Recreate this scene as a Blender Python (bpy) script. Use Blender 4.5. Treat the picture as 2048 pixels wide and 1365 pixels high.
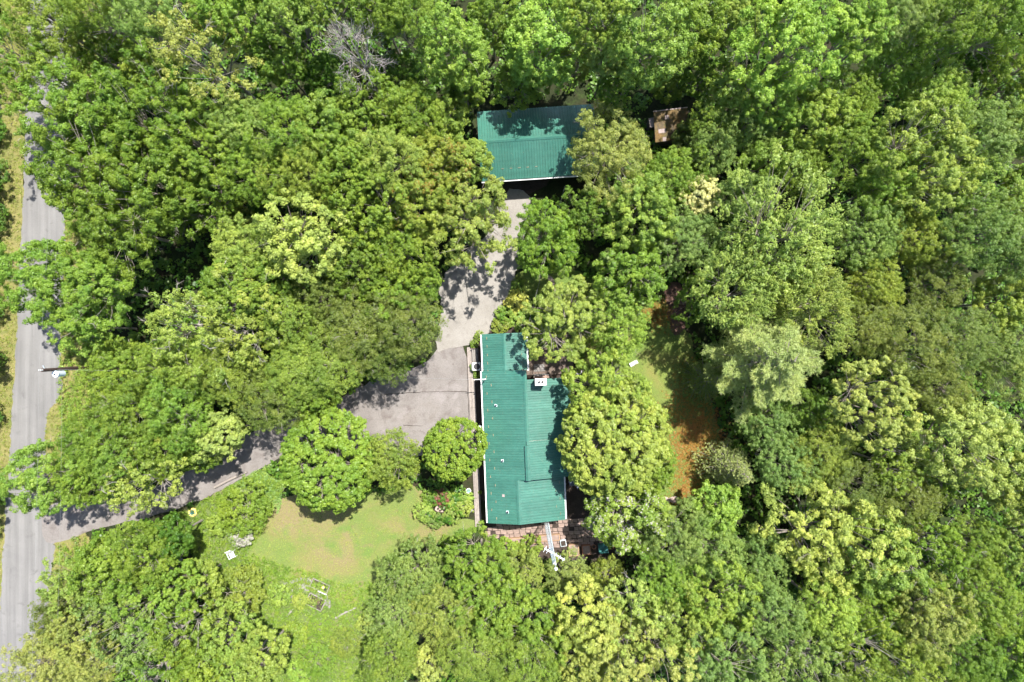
import bpy, bmesh, math, random
import numpy as np
from mathutils import Vector

for o in list(bpy.data.objects):
    bpy.data.objects.remove(o, do_unlink=True)
SC = bpy.context.scene
COL = SC.collection

# ---------------------------------------------------------------- camera, sky, sun, exposure
CAM_H = 64.0            # drone hovering straight above the lot, wide lens
FPX = 1365.0            # focal length in photo pixels (24 mm on 36 mm, 2048 px wide)
cam_d = bpy.data.cameras.new('camera'); cam = bpy.data.objects.new('camera', cam_d)
COL.objects.link(cam); SC.camera = cam
cam.location = (0, 0, CAM_H); cam.rotation_euler = (0, 0, 0)
cam_d.sensor_width = 36.0; cam_d.lens = 24.0; cam_d.clip_start = 0.5; cam_d.clip_end = 2000

SUN_EL = math.radians(64.0)
SUN_DIR = Vector((0.56, 0.83, 0)).normalized()
world = bpy.data.worlds.new('World'); SC.world = world; world.use_nodes = True
wn = world.node_tree; bg = wn.nodes['Background']
sky = wn.nodes.new('ShaderNodeTexSky'); sky.sky_type = 'NISHITA'; sky.sun_disc = False
sky.sun_elevation = SUN_EL; sky.sun_rotation = math.atan2(SUN_DIR.x, SUN_DIR.y)
sky.air_density = 1.0; sky.dust_density = 1.2
wn.links.new(sky.outputs[0], bg.inputs[0]); bg.inputs[1].default_value = 0.105
sl = bpy.data.lights.new('sun', 'SUN'); sl.energy = 4.6; sl.angle = math.radians(0.55); sl.color = (1.0, 0.965, 0.90)
sun = bpy.data.objects.new('sun', sl); COL.objects.link(sun)
to_sun = Vector((SUN_DIR.x*math.cos(SUN_EL), SUN_DIR.y*math.cos(SUN_EL), math.sin(SUN_EL)))
sun.rotation_euler = (-to_sun).to_track_quat('-Z', 'Y').to_euler(); sun.location = (30, 40, 90)
SC.view_settings.view_transform = 'Standard'; SC.view_settings.look = 'None'
SC.view_settings.exposure = 1.53; SC.view_settings.gamma = 1.0
SC.view_settings.use_curve_mapping = False
SC.render.engine = 'CYCLES'
SC.cycles.max_bounces = 6; SC.cycles.diffuse_bounces = 3; SC.cycles.transmission_bounces = 4
SC.cycles.glossy_bounces = 2; SC.cycles.use_adaptive_sampling = True; SC.cycles.adaptive_threshold = 0.03
SC.cycles.sample_clamp_indirect = 6.0

# ---------------------------------------------------------------- helpers
def P(px, py, z=0.0):
    """the point at height z that the photo pixel (px, py) looks at"""
    s = (CAM_H - z)/FPX
    return Vector(((px - 1024.0)*s, (682.5 - py)*s, z))

def tag(o, label=None, cat=None, group=None, kind=None):
    if label: o['label'] = label
    if cat: o['category'] = cat
    if group: o['group'] = group
    if kind: o['kind'] = kind
    return o

def empty(name, loc=(0, 0, 0), rz=0.0, parent=None):
    o = bpy.data.objects.new(name, None); COL.objects.link(o)
    o.location = loc; o.rotation_euler = (0, 0, rz); o.empty_display_size = 0.3
    o.parent = parent
    return o

def link(name, me, mat=None, parent=None):
    if mat is not None and len(me.materials) == 0: me.materials.append(mat)
    o = bpy.data.objects.new(name, me); COL.objects.link(o); o.parent = parent
    return o

class MB:
    """collects verts and faces, then builds ONE mesh object"""
    def __init__(s): s.v = []; s.f = []; s.sm = []
    def quad(s, a, b, c, d):
        n = len(s.v); s.v += [tuple(a), tuple(b), tuple(c), tuple(d)]; s.f.append((n, n+1, n+2, n+3))
    def box(s, x0, x1, y0, y1, z0, z1):
        n = len(s.v)
        s.v += [(x0,y0,z0),(x1,y0,z0),(x1,y1,z0),(x0,y1,z0),(x0,y0,z1),(x1,y0,z1),(x1,y1,z1),(x0,y1,z1)]
        s.f += [(n,n+3,n+2,n+1),(n+4,n+5,n+6,n+7),(n,n+1,n+5,n+4),(n+1,n+2,n+6,n+5),(n+2,n+3,n+7,n+6),(n+3,n,n+4,n+7)]
        return s
    def bar(s, a, b, w, h, up=(0,0,1)):
        """a box along a-b, w wide, h high"""
        a = Vector(a); b = Vector(b); d = (b-a).normalized(); u = Vector(up)
        sd = d.cross(u)
        if sd.length < 1e-4: sd = d.cross(Vector((1,0,0)))
        sd.normalize(); u = sd.cross(d)
        n = len(s.v)
        for p in (a, b):
            for i, j in ((-1,-1),(1,-1),(1,1),(-1,1)):
                s.v.append(tuple(p + sd*(i*w/2) + u*(j*h/2)))
        s.f += [(n,n+1,n+2,n+3),(n+7,n+6,n+5,n+4),(n,n+4,n+5,n+1),(n+1,n+5,n+6,n+2),(n+2,n+6,n+7,n+3),(n+3,n+7,n+4,n)]
        return s
    def tube(s, pts, rad, sides=6, cap=True):
        pts = [Vector(p) for p in pts]; rings = []
        for i, p in enumerate(pts):
            d = (pts[min(i+1, len(pts)-1)] - pts[max(i-1, 0)]).normalized()
            a = d.cross(Vector((0.13, 0.31, 0.94)))
            if a.length < 0.05: a = d.cross(Vector((1, 0, 0)))
            a.normalize(); b = d.cross(a)
            r = rad[i] if hasattr(rad, '__len__') else rad
            n = len(s.v)
            for k in range(sides):
                t = 2*math.pi*k/sides
                s.v.append(tuple(p + a*(r*math.cos(t)) + b*(r*math.sin(t))))
            rings.append(n)
        for i in range(len(rings)-1):
            for k in range(sides):
                k2 = (k+1) % sides
                s.f.append((rings[i]+k, rings[i]+k2, rings[i+1]+k2, rings[i+1]+k))
        if cap:
            s.f.append(tuple(rings[0]+k for k in reversed(range(sides))))
            s.f.append(tuple(rings[-1]+k for k in range(sides)))
        return s
    def cyl(s, c, r, z0, z1, sides=20, r1=None):
        return s.tube([(c[0], c[1], z0), (c[0], c[1], z1)], [r, r if r1 is None else r1], sides)
    def prism(s, poly, z0, z1):
        n = len(s.v); k = len(poly)
        s.v += [(p[0], p[1], z0) for p in poly] + [(p[0], p[1], z1) for p in poly]
        s.f.append(tuple(n+i for i in reversed(range(k)))); s.f.append(tuple(n+k+i for i in range(k)))
        for i in range(k):
            j = (i+1) % k; s.f.append((n+i, n+j, n+k+j, n+k+i))
        return s
    def mesh(s, name, smooth=False):
        me = bpy.data.meshes.new(name); me.from_pydata(s.v, [], s.f); me.update()
        bm = bmesh.new(); bm.from_mesh(me); bmesh.ops.recalc_face_normals(bm, faces=bm.faces); bm.to_mesh(me); bm.free()
        if smooth: me.polygons.foreach_set('use_smooth', [True]*len(me.polygons))
        return me
    def build(s, name, mat, parent=None, smooth=False, bevel=0.0):
        o = link(name, s.mesh(name, smooth), mat, parent)
        if bevel:
            m = o.modifiers.new('bevel', 'BEVEL'); m.width = bevel; m.segments = 1; m.limit_method = 'ANGLE'
        return o

# ---------------------------------------------------------------- materials
def newmat(name):
    m = bpy.data.materials.new(name); m.use_nodes = True
    nt = m.node_tree; b = nt.nodes['Principled BSDF']
    return m, nt, b

def noise(nt, scale, detail=3.0, rough=0.55, vec=None, dist=0.0):
    n = nt.nodes.new('ShaderNodeTexNoise'); n.inputs['Scale'].default_value = scale
    n.inputs['Detail'].default_value = detail; n.inputs['Roughness'].default_value = rough
    n.inputs['Distortion'].default_value = dist
    if vec is not None: nt.links.new(vec, n.inputs['Vector'])
    return n.outputs['Fac']

def ramp(nt, fac, stops):
    r = nt.nodes.new('ShaderNodeValToRGB'); e = r.color_ramp.elements
    while len(e) < len(stops): e.new(0.5)
    for i, (p, c) in enumerate(stops):
        e[i].position = p; e[i].color = (c[0], c[1], c[2], 1) if hasattr(c, '__len__') else (c, c, c, 1)
    nt.links.new(fac, r.inputs[0]); return r.outputs[0]

def mix(nt, a, b, fac, mode='MIX'):
    m = nt.nodes.new('ShaderNodeMix'); m.data_type = 'RGBA'; m.blend_type = mode
    for sock, v in ((m.inputs['Factor'], fac), (m.inputs['A'], a), (m.inputs['B'], b)):
        if hasattr(v, 'is_linked') or isinstance(v, bpy.types.NodeSocket): nt.links.new(v, sock)
        elif hasattr(v, '__len__'): sock.default_value = (v[0], v[1], v[2], 1)
        else: sock.default_value = v
    return m.outputs['Result']

def coords(nt, scale=(1, 1, 1), rot=0.0):
    g = nt.nodes.new('ShaderNodeTexCoord'); mp = nt.nodes.new('ShaderNodeMapping')
    mp.inputs['Scale'].default_value = scale; mp.inputs['Rotation'].default_value = (0, 0, rot)
    nt.links.new(g.outputs['Object'], mp.inputs['Vector']); return mp.outputs[0]

def bump(nt, b, h, strength=0.4, dist=0.02):
    n = nt.nodes.new('ShaderNodeBump'); n.inputs['Strength'].default_value = strength; n.inputs['Distance'].default_value = dist
    nt.links.new(h, n.inputs['Height']); nt.links.new(n.outputs[0], b.inputs['Normal'])

def piece_tone(nt, c, lo=0.86, hi=1.12):
    oi = nt.nodes.new('ShaderNodeObjectInfo')      # each board, paver or panel is a little lighter or darker
    return mix(nt, c, ramp(nt, oi.outputs['Random'], [(0.0, lo), (1.0, hi)]), 1.0, 'MULTIPLY')

def mat_plain(name, col, rough=0.7, metal=0.0, var=0.25, scale=6.0, spec=0.4):
    """one colour with blotchy wear"""
    if max(col) < 0.55: col = tuple(x*0.60 for x in col)
    m, nt, b = newmat(name); v = coords(nt)
    f = noise(nt, scale, 4, 0.6, v)
    c = ramp(nt, f, [(0.25, tuple(x*(1-var) for x in col)), (0.75, tuple(min(1, x*(1+var)) for x in col))])
    c = piece_tone(nt, c)
    nt.links.new(c, b.inputs['Base Color']); b.inputs['Roughness'].default_value = rough
    b.inputs['Metallic'].default_value = metal; b.inputs['Specular IOR Level'].default_value = spec
    return m

def mat_ground(name, big, bigscale, fine_amp=0.35, finescale=14.0, mid=None, midscale=2.0, midpos=(0.5, 0.7), rough=0.95, bstr=0.5, bdist=0.03, streak=None, K=0.44, specks=None):
    """big: ramp stops on broad noise; mid: a second colour in patches; fine grain on top"""
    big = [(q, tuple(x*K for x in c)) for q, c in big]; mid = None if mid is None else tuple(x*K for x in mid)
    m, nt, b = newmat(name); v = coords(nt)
    c = ramp(nt, noise(nt, bigscale, 4, 0.6, v, 0.4), big)
    if mid is not None:
        k = ramp(nt, noise(nt, midscale, 5, 0.65, v, 0.6), [(midpos[0], 0.0), (midpos[1], 1.0)])
        c = mix(nt, c, mid, k)
    if streak is not None:
        vs = coords(nt, streak[0], streak[1])
        k = ramp(nt, noise(nt, streak[2], 3, 0.6, vs), [(0.35, 1.0 - streak[3]), (0.65, 1.0 + streak[3])])
        c = mix(nt, c, k, 1.0, 'MULTIPLY')
    for sc, lo, hi, sc_col in (specks or ()):
        c = mix(nt, c, tuple(x*K for x in sc_col), ramp(nt, noise(nt, sc, 3, 0.6, v, 0.5), [(lo, 0.0), (hi, 1.0)]))
    fn = noise(nt, finescale, 5, 0.75, v)
    k = ramp(nt, fn, [(0.28, 1.0 - fine_amp), (0.72, 1.0 + fine_amp)])
    c = mix(nt, c, k, 1.0, 'MULTIPLY')
    nt.links.new(c, b.inputs['Base Color']); b.inputs['Roughness'].default_value = rough
    b.inputs['Specular IOR Level'].default_value = 0.15
    bump(nt, b, fn, bstr, bdist)
    return m

M = {}
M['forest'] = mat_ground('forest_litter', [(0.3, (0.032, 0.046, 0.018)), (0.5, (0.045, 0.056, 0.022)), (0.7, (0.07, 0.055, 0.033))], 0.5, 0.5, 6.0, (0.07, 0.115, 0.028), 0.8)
M['lawn'] = mat_ground('mown_lawn', [(0.30, (0.20, 0.295, 0.072)), (0.46, (0.25, 0.305, 0.085)), (0.54, (0.31, 0.295, 0.11)), (0.68, (0.345, 0.285, 0.14))], 0.16, 0.3, 9.0, (0.195, 0.30, 0.07), 0.35, (0.5, 0.68), K=0.47, specks=((0.7, 0.60, 0.78, (0.33, 0.25, 0.14)), (11.0, 0.66, 0.74, (0.13, 0.19, 0.05)), (16.0, 0.70, 0.76, (0.42, 0.38, 0.22))))
M['backlawn'] = mat_ground('back_lawn', [(0.30, (0.13, 0.22, 0.045)), (0.6, (0.20, 0.26, 0.06)), (0.75, (0.28, 0.25, 0.08))], 0.2, 0.28, 9.0, (0.26, 0.24, 0.08), 0.5, (0.55, 0.75), K=0.55, specks=((9.0, 0.64, 0.74, (0.30, 0.22, 0.10)),))
M['weedlawn'] = mat_ground('lush_grass', [(0.3, (0.15, 0.21, 0.065)), (0.7, (0.22, 0.27, 0.09))], 0.5, 0.35, 7.0, (0.17, 0.20, 0.07), 1.2, (0.5, 0.7), K=0.50, specks=((0.6, 0.55, 0.7, (0.26, 0.27, 0.11)), (5.0, 0.6, 0.72, (0.10, 0.16, 0.04))))
M['verge'] = mat_ground('dry_verge', [(0.3, (0.20, 0.21, 0.055)), (0.7, (0.34, 0.29, 0.12))], 0.5, 0.35, 8.0, (0.13, 0.18, 0.04), 1.0, (0.5, 0.72), K=0.55)
M['needles'] = mat_ground('orange_needles', [(0.3, (0.30, 0.15, 0.03)), (0.7, (0.42, 0.22, 0.04))], 0.7, 0.4, 10.0, (0.20, 0.22, 0.05), 0.8, (0.5, 0.7))
M['road'] = mat_ground('gravel_road', [(0.3, (0.33, 0.32, 0.31)), (0.7, (0.40, 0.385, 0.37))], 0.3, 0.16, 16.0, None, streak=((1.6, 0.05, 1), math.radians(-2.2), 1.2, 0.13), bstr=0.35, K=0.385, specks=((0.9, 0.60, 0.75, (0.27, 0.26, 0.25)), (14.0, 0.68, 0.74, (0.22, 0.20, 0.18))))
M['gravel'] = mat_ground('drive_gravel', [(0.3, (0.37, 0.34, 0.30)), (0.7, (0.46, 0.43, 0.39))], 0.5, 0.25, 12.0, (0.30, 0.27, 0.24), 1.0, (0.55, 0.75), K=0.475, specks=((18.0, 0.66, 0.72, (0.22, 0.19, 0.15)),))
M['asphalt'] = mat_ground('worn_drive', [(0.3, (0.285, 0.255, 0.238)), (0.6, (0.35, 0.318, 0.298)), (0.75, (0.31, 0.272, 0.245))], 0.35, 0.2, 9.0, (0.235, 0.20, 0.185), 0.9, (0.5, 0.72), K=0.47, specks=((2.6, 0.66, 0.76, (0.19, 0.155, 0.14)), (13.0, 0.66, 0.73, (0.20, 0.15, 0.11)), (0.5, 0.58, 0.72, (0.40, 0.36, 0.345))))
M['mulch'] = mat_ground('brown_mulch', [(0.3, (0.16, 0.09, 0.07)), (0.7, (0.25, 0.15, 0.12))], 1.5, 0.45, 12.0)
M['soil'] = mat_ground('dark_soil', [(0.3, (0.07, 0.055, 0.045)), (0.7, (0.12, 0.09, 0.075))], 1.5, 0.4, 12.0)  # plain dark brown soil for beds, pots and cracks
M['pinkstone'] = mat_plain('pink_flagstone', (0.48, 0.36, 0.31), 0.9, var=0.2)
M['paver'] = mat_plain('brown_paver', (0.34, 0.245, 0.205), 0.9, var=0.3, scale=3.0)
M['slab'] = mat_plain('lavender_slab', (0.27, 0.25, 0.235), 0.9, var=0.15)
M['board'] = mat_plain('weathered_board', (0.36, 0.31, 0.275), 0.85, var=0.22, scale=5)
M['deckboard'] = mat_plain('brown_deck_board', (0.17, 0.125, 0.10), 0.85, var=0.35, scale=4)
M['newwood'] = mat_plain('orange_timber', (0.46, 0.29, 0.17), 0.8, var=0.25, scale=5)
M['greywood'] = mat_plain('grey_timber', (0.33, 0.30, 0.27), 0.85, var=0.2, scale=5)
M['white'] = mat_plain('white_paint', (0.62, 0.62, 0.60), 0.5, var=0.06)
M['siding'] = mat_plain('cream_siding', (0.55, 0.52, 0.46), 0.7, var=0.08)
M['barnwall'] = mat_plain('dark_barn_siding', (0.10, 0.085, 0.075), 0.8, var=0.3)
M['brick'] = mat_plain('orange_brick', (0.46, 0.24, 0.16), 0.9, var=0.2, scale=10)
M['mortar'] = mat_plain('mortar', (0.42, 0.39, 0.36), 0.95, var=0.12)
M['concrete'] = mat_plain('pale_concrete', (0.62, 0.60, 0.57), 0.9, var=0.1)
M['black'] = mat_plain('black_opening', (0.02, 0.02, 0.022), 0.6, var=0.2)
M['steel'] = mat_plain('galvanised_steel', (0.62, 0.65, 0.68), 0.38, 0.75, var=0.1)
M['alu'] = mat_plain('pale_aluminium', (0.76, 0.80, 0.84), 0.35, 0.5, var=0.05)
M['pole'] = mat_plain('creosoted_pole', (0.075, 0.045, 0.035), 0.85, var=0.3)
M['tank'] = mat_plain('transformer_grey', (0.55, 0.62, 0.66), 0.45, var=0.06)
M['terracotta'] = mat_plain('terracotta', (0.40, 0.17, 0.095), 0.85, var=0.25)
M['guard'] = mat_plain('tan_snow_guard', (0.36, 0.31, 0.20), 0.6, var=0.2)
M['teal'] = mat_plain('teal_plastic', (0.03, 0.17, 0.16), 0.5, var=0.2)
M['yellow'] = mat_plain('yellow_paint', (0.72, 0.55, 0.16), 0.6, var=0.15)
M['water'] = mat_plain('bird_bath_water', (0.22, 0.36, 0.42), 0.12, var=0.1)
M['tarp'] = mat_plain('blue_grey_tarp', (0.28, 0.33, 0.44), 0.5, var=0.25)
M['moss'] = mat_ground('mossy_shingle', [(0.3, (0.20, 0.16, 0.12)), (0.5, (0.27, 0.19, 0.09)), (0.7, (0.33, 0.20, 0.08))], 1.6, 0.4, 9.0, (0.17, 0.17, 0.07), 2.0, (0.55, 0.7))
M['pinkgrey'] = mat_plain('pinkish_tin', (0.38, 0.30, 0.28), 0.7, var=0.2)
M['wire'] = mat_plain('pale_wire', (0.62, 0.64, 0.64), 0.4, 0.3, var=0.05)
M['wiredk'] = mat_plain('grey_wire', (0.35, 0.36, 0.34), 0.5, 0.2, var=0.05)
M['rock'] = mat_plain('grey_rock', (0.36, 0.34, 0.35), 0.9, var=0.2)

def mat_roof():
    m, nt, b = newmat('green_painted_steel'); v = coords(nt)
    c = ramp(nt, noise(nt, 0.35, 3, 0.5, v), [(0.3, (0.028, 0.108, 0.080)), (0.7, (0.038, 0.126, 0.095))])
    k = ramp(nt, noise(nt, 3.0, 5, 0.7, v), [(0.3, 0.88), (0.7, 1.10)])
    c = mix(nt, c, k, 1.0, 'MULTIPLY')
    d = ramp(nt, noise(nt, 22.0, 2, 0.5, v), [(0.70, 0.0), (0.74, 1.0)])      # leaf litter specks stuck to it
    c = mix(nt, c, (0.28, 0.24, 0.15), d)
    vs = coords(nt, (0.25, 3.0, 1.0)); k2 = ramp(nt, noise(nt, 1.0, 4, 0.65, vs), [(0.3, 0.86), (0.7, 1.12)])   # weather streaks down the slope
    c = piece_tone(nt, mix(nt, c, k2, 1.0, 'MULTIPLY'), 0.93, 1.07)
    nt.links.new(c, b.inputs['Base Color'])
    r = ramp(nt, noise(nt, 2.0, 4, 0.6, v), [(0.3, 0.34), (0.7, 0.46)])
    nt.links.new(r, b.inputs['Roughness']); b.inputs['Specular IOR Level'].default_value = 0.55
    return m
M['roof'] = mat_roof()

def mat_leaf(name, needle=False):
    """colour of each tree comes from the object's own colour; clumps and leaves vary about it"""
    m, nt, b = newmat(name); out = nt.nodes['Material Output']
    oi = nt.nodes.new('ShaderNodeObjectInfo')
    geo = nt.nodes.new('ShaderNodeNewGeometry')
    cl = nt.nodes.new('ShaderNodeAttribute'); cl.attribute_name = 'clump'
    acc = nt.nodes.new('ShaderNodeAttribute'); acc.attribute_type = 'OBJECT'; acc.attribute_name = 'accent'
    amt = nt.nodes.new('ShaderNodeAttribute'); amt.attribute_type = 'OBJECT'; amt.attribute_name = 'accent_share'
    def math_(op, a, bb, clamp=False):
        n = nt.nodes.new('ShaderNodeMath'); n.operation = op; n.use_clamp = clamp
        for i, x in enumerate((a, bb)):
            if isinstance(x, bpy.types.NodeSocket): nt.links.new(x, n.inputs[i])
            else: n.inputs[i].default_value = x
        return n.outputs[0]
    s = math_('ADD', math_('MULTIPLY', geo.outputs['Random Per Island'], 0.35), math_('MULTIPLY', cl.outputs['Fac'], 0.65))
    on = math_('MULTIPLY', math_('LESS_THAN', s, math_('ADD', math_('MULTIPLY', amt.outputs['Fac'], 0.9), 0.0)), 0.8)
    c0 = mix(nt, oi.outputs['Color'], acc.outputs['Color'], on)
    hsv = nt.nodes.new('ShaderNodeHueSaturation')
    nt.links.new(c0, hsv.inputs['Color'])
    nz = nt.nodes.new('ShaderNodeTexNoise'); nz.inputs['Scale'].default_value = 0.45; nz.inputs['Detail'].default_value = 2.0
    tc_ = nt.nodes.new('ShaderNodeTexCoord'); va = nt.nodes.new('ShaderNodeVectorMath'); va.operation = 'ADD'
    nt.links.new(tc_.outputs['Object'], va.inputs[0]); cx = nt.nodes.new('ShaderNodeCombineXYZ'); nt.links.new(math_('MULTIPLY', oi.outputs['Random'], 60.0), cx.inputs[0])
    nt.links.new(cx.outputs[0], va.inputs[1]); nt.links.new(va.outputs[0], nz.inputs['Vector'])
    drift = math_('SUBTRACT', nz.outputs['Fac'], 0.5)
    hue = math_('ADD', math_('ADD', 0.5, math_('MULTIPLY', drift, -0.05)), math_('MULTIPLY', math_('SUBTRACT', cl.outputs['Fac'], 0.35), -0.026)); nt.links.new(hue, hsv.inputs['Hue'])
    val = math_('ADD', math_('ADD', 0.62, math_('MULTIPLY', drift, 0.55)), math_('ADD', math_('MULTIPLY', geo.outputs['Random Per Island'], 0.40), math_('MULTIPLY', cl.outputs['Fac'], 0.36)))
    nt.links.new(val, hsv.inputs['Value'])
    nt.links.new(hsv.outputs[0], b.inputs['Base Color']); b.inputs['Roughness'].default_value = 0.44
    b.inputs['Specular IOR Level'].default_value = 0.36
    tr = nt.nodes.new('ShaderNodeBsdfTranslucent')
    tc = mix(nt, hsv.outputs[0], (1.25, 1.25, 0.55), 1.0, 'MULTIPLY'); nt.links.new(tc, tr.inputs['Color'])
    ms = nt.nodes.new('ShaderNodeMixShader'); ms.inputs[0].default_value = 0.26 if needle else 0.46
    nt.links.new(b.outputs[0], ms.inputs[1]); nt.links.new(tr.outputs[0], ms.inputs[2])
    nt.links.new(ms.outputs[0], out.inputs['Surface'])
    return m
M['leaf'] = mat_leaf('leaf'); M['needle'] = mat_leaf('needle', True)
def mat_bark():
    m, nt, b = newmat('bark'); oi = nt.nodes.new('ShaderNodeObjectInfo'); v = coords(nt)
    k = ramp(nt, noise(nt, 7.0, 5, 0.7, v), [(0.3, 0.65), (0.7, 1.25)])
    nt.links.new(mix(nt, oi.outputs['Color'], k, 1.0, 'MULTIPLY'), b.inputs['Base Color']); b.inputs['Roughness'].default_value = 0.9
    return m
M['bark'] = mat_bark()
M['petal'] = mat_plain('white_petal', (0.42, 0.40, 0.33), 0.6, var=0.1)

# ---------------------------------------------------------------- the setting: ground, road, drive, lawns
def roughen(pts, step=0.5, amp=0.12, seed=0):
    rnd = random.Random(seed); out = []
    for i in range(len(pts)):
        a = pts[i]; b = pts[(i+1) % len(pts)]
        n = max(1, int((b-a).length/step))
        for k in range(n):
            p = a.lerp(b, k/n); out.append(Vector((p.x + rnd.uniform(-amp, amp), p.y + rnd.uniform(-amp, amp), p.z)))
    return out

POLY = {}
def sheet(name, pxs, z, mat, amp=0.12, step=0.5, kind='structure', smooth_ring=1):
    pts = [P(x, y, 0) for x, y in pxs]
    for _ in range(smooth_ring):      # one round of corner cutting
        q = []
        for i in range(len(pts)):
            a, b = pts[i], pts[(i+1) % len(pts)]
            q += [a.lerp(b, 0.25), a.lerp(b, 0.75)]
        pts = q
    POLY[name] = np.array([(p.x, p.y) for p in pts])
    pts = roughen(pts, step, amp, len(name)*7)
    bm = bmesh.new(); vs = [bm.verts.new((p.x, p.y, z)) for p in pts]; f = bm.faces.new(vs)
    bmesh.ops.triangulate(bm, faces=[f]); bmesh.ops.recalc_face_normals(bm, faces=bm.faces)
    me = bpy.data.meshes.new(name); bm.to_mesh(me); bm.free()
    if me.polygons and me.polygons[0].normal.z < 0: me.flip_normals()
    o = link(name, me, mat); o['kind'] = kind
    return o

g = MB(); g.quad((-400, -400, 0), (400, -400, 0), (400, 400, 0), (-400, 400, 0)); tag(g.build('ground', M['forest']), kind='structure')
ROAD_L = [(60, -120), (54, 100), (49, 350), (42, 480), (37, 620), (28, 760), (20, 900), (8, 1080), (-2, 1250), (-14, 1480)]
ROAD_R = [(152, -120), (143, 100), (135, 300), (130, 470), (124, 620), (119, 755), (126, 772), (118, 800), (94, 822), (88, 900), (100, 1000), (112, 1080), (104, 1150), (90, 1250), (66, 1480)]
sheet('verge', [(0, -120), (4, 300), (-6, 700), (-20, 1000), (-50, 1480), (200, 1480), (190, 1250), (170, 1080), (190, 900), (190, 700), (190, 400), (210, -120)], 0.004, M['verge'], 0.2)
sheet('road', ROAD_L + ROAD_R[::-1], 0.012, M['road'], 0.10, 0.4)
sheet('front_lawn', [(552, 1000), (600, 985), (740, 990), (840, 960), (856, 1045), (948, 1035), (952, 1062), (890, 1085), (800, 1100), (772, 1150), (748, 1192), (690, 1214), (655, 1196), (600, 1172), (556, 1158), (512, 1140), (492, 1112), (506, 1080), (540, 1030)], 0.008, M['lawn'], 0.1)
sheet('meadow', [(495, 1095), (560, 1130), (620, 1140), (680, 1170), (765, 1160), (790, 1260), (760, 1400), (560, 1400), (520, 1290), (490, 1200)], 0.006, M['weedlawn'], 0.2)
sheet('garden_slope', [(330, 1040), (400, 1006), (470, 966), (545, 930), (575, 960), (556, 1004), (520, 1070), (494, 1112), (505, 1150), (470, 1240), (420, 1240), (400, 1120)], 0.006, M['weedlawn'], 0.2)
sheet('back_lawn', [(1028, 548), (1060, 535), (1150, 540), (1260, 590), (1330, 600), (1368, 640), (1410, 760), (1446, 880), (1430, 930), (1390, 1010), (1335, 1010), (1250, 960), (1180, 900), (1180, 760), (1120, 690), (1060, 650), (1005, 620)], 0.008, M['backlawn'], 0.2)
sheet('bark_path', [(1325, 560), (1375, 570), (1378, 640), (1355, 680), (1336, 650)], 0.016, M['mulch'], 0.2)
sheet('driveway', [(85, 1004), (200, 1004), (330, 972), (400, 922), (470, 878), (540, 850), (640, 820), (690, 790), (770, 750), (850, 730), (880, 690), (940, 690), (952, 850), (900, 900), (800, 920), (720, 900), (640, 890), (560, 915), (470, 968), (390, 1006), (300, 1036), (200, 1056), (110, 1090), (85, 1080)], 0.016, M['asphalt'], 0.1)
sheet('gravel_drive', [(868, 706), (882, 640), (880, 560), (930, 500), (990, 460), (1004, 380), (1062, 380), (1056, 450), (1040, 500), (1032, 560), (1008, 612), (985, 664), (955, 682), (936, 694), (905, 694)], 0.020, M['gravel'], 0.15, 0.45)
sheet('stepping_path', [(1092, 545), (1106, 556), (1112, 582), (1103, 584)], 0.012, M['pinkstone'], 0.06, 0.3)
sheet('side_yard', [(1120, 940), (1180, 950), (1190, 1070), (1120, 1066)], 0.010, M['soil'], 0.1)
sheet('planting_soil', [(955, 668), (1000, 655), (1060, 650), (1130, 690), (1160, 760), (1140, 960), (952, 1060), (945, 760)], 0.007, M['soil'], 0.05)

# ---------------------------------------------------------------- pavement joints, walks, patio
joint = MB()
for a, b in (((762, 790), (845, 784)), ((845, 784), (934, 783)), ((933, 697), (938, 845)), ((806, 851), (842, 852))):
    pa, pb = P(*a), P(*b); d = (pb-pa).normalized(); n = Vector((-d.y, d.x, 0))*0.022
    k = max(2, int((pb-pa).length/0.4)); rnd = random.Random(int(a[0])); prev = None
    for i in range(k+1):
        c = pa.lerp(pb, i/k) + Vector((rnd.uniform(-.03, .03), rnd.uniform(-.03, .03), 0)); w = rnd.uniform(0.6, 1.5)
        cur = (c - n*w + Vector((0, 0, 0.0205)), c + n*w + Vector((0, 0, 0.0205)))
        if prev: joint.quad(prev[0], cur[0], cur[1], prev[1])
        prev = cur
jo = joint.build('pavement_crack', M['soil'], bpy.data.objects['driveway'])

walk = empty('boardwalk', P(942, 695)); tag(walk, 'long narrow grey boardwalk along the west side of the house', 'boardwalk')
wa0, wb0 = P(934, 695), P(951, 1058); wn_ = Vector((1, 0.045, 0)).normalized(); wd = wb0 - wa0
for seg in range(6):
    for k in range(4):
        a = wa0 + wd*((seg + 0.002)/6) + wn_*(k*0.15 + 0.075); b = wa0 + wd*((seg + 0.996)/6) + wn_*(k*0.15 + 0.075)
        m = MB(); zz = 0.09 + 0.008*((seg*5 + k*3) % 3)
        m.bar(a - walk.location + Vector((0, 0, zz)), b - walk.location + Vector((0, 0, zz)), 0.138, 0.05)
        m.build('board', M['board'], walk)

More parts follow.
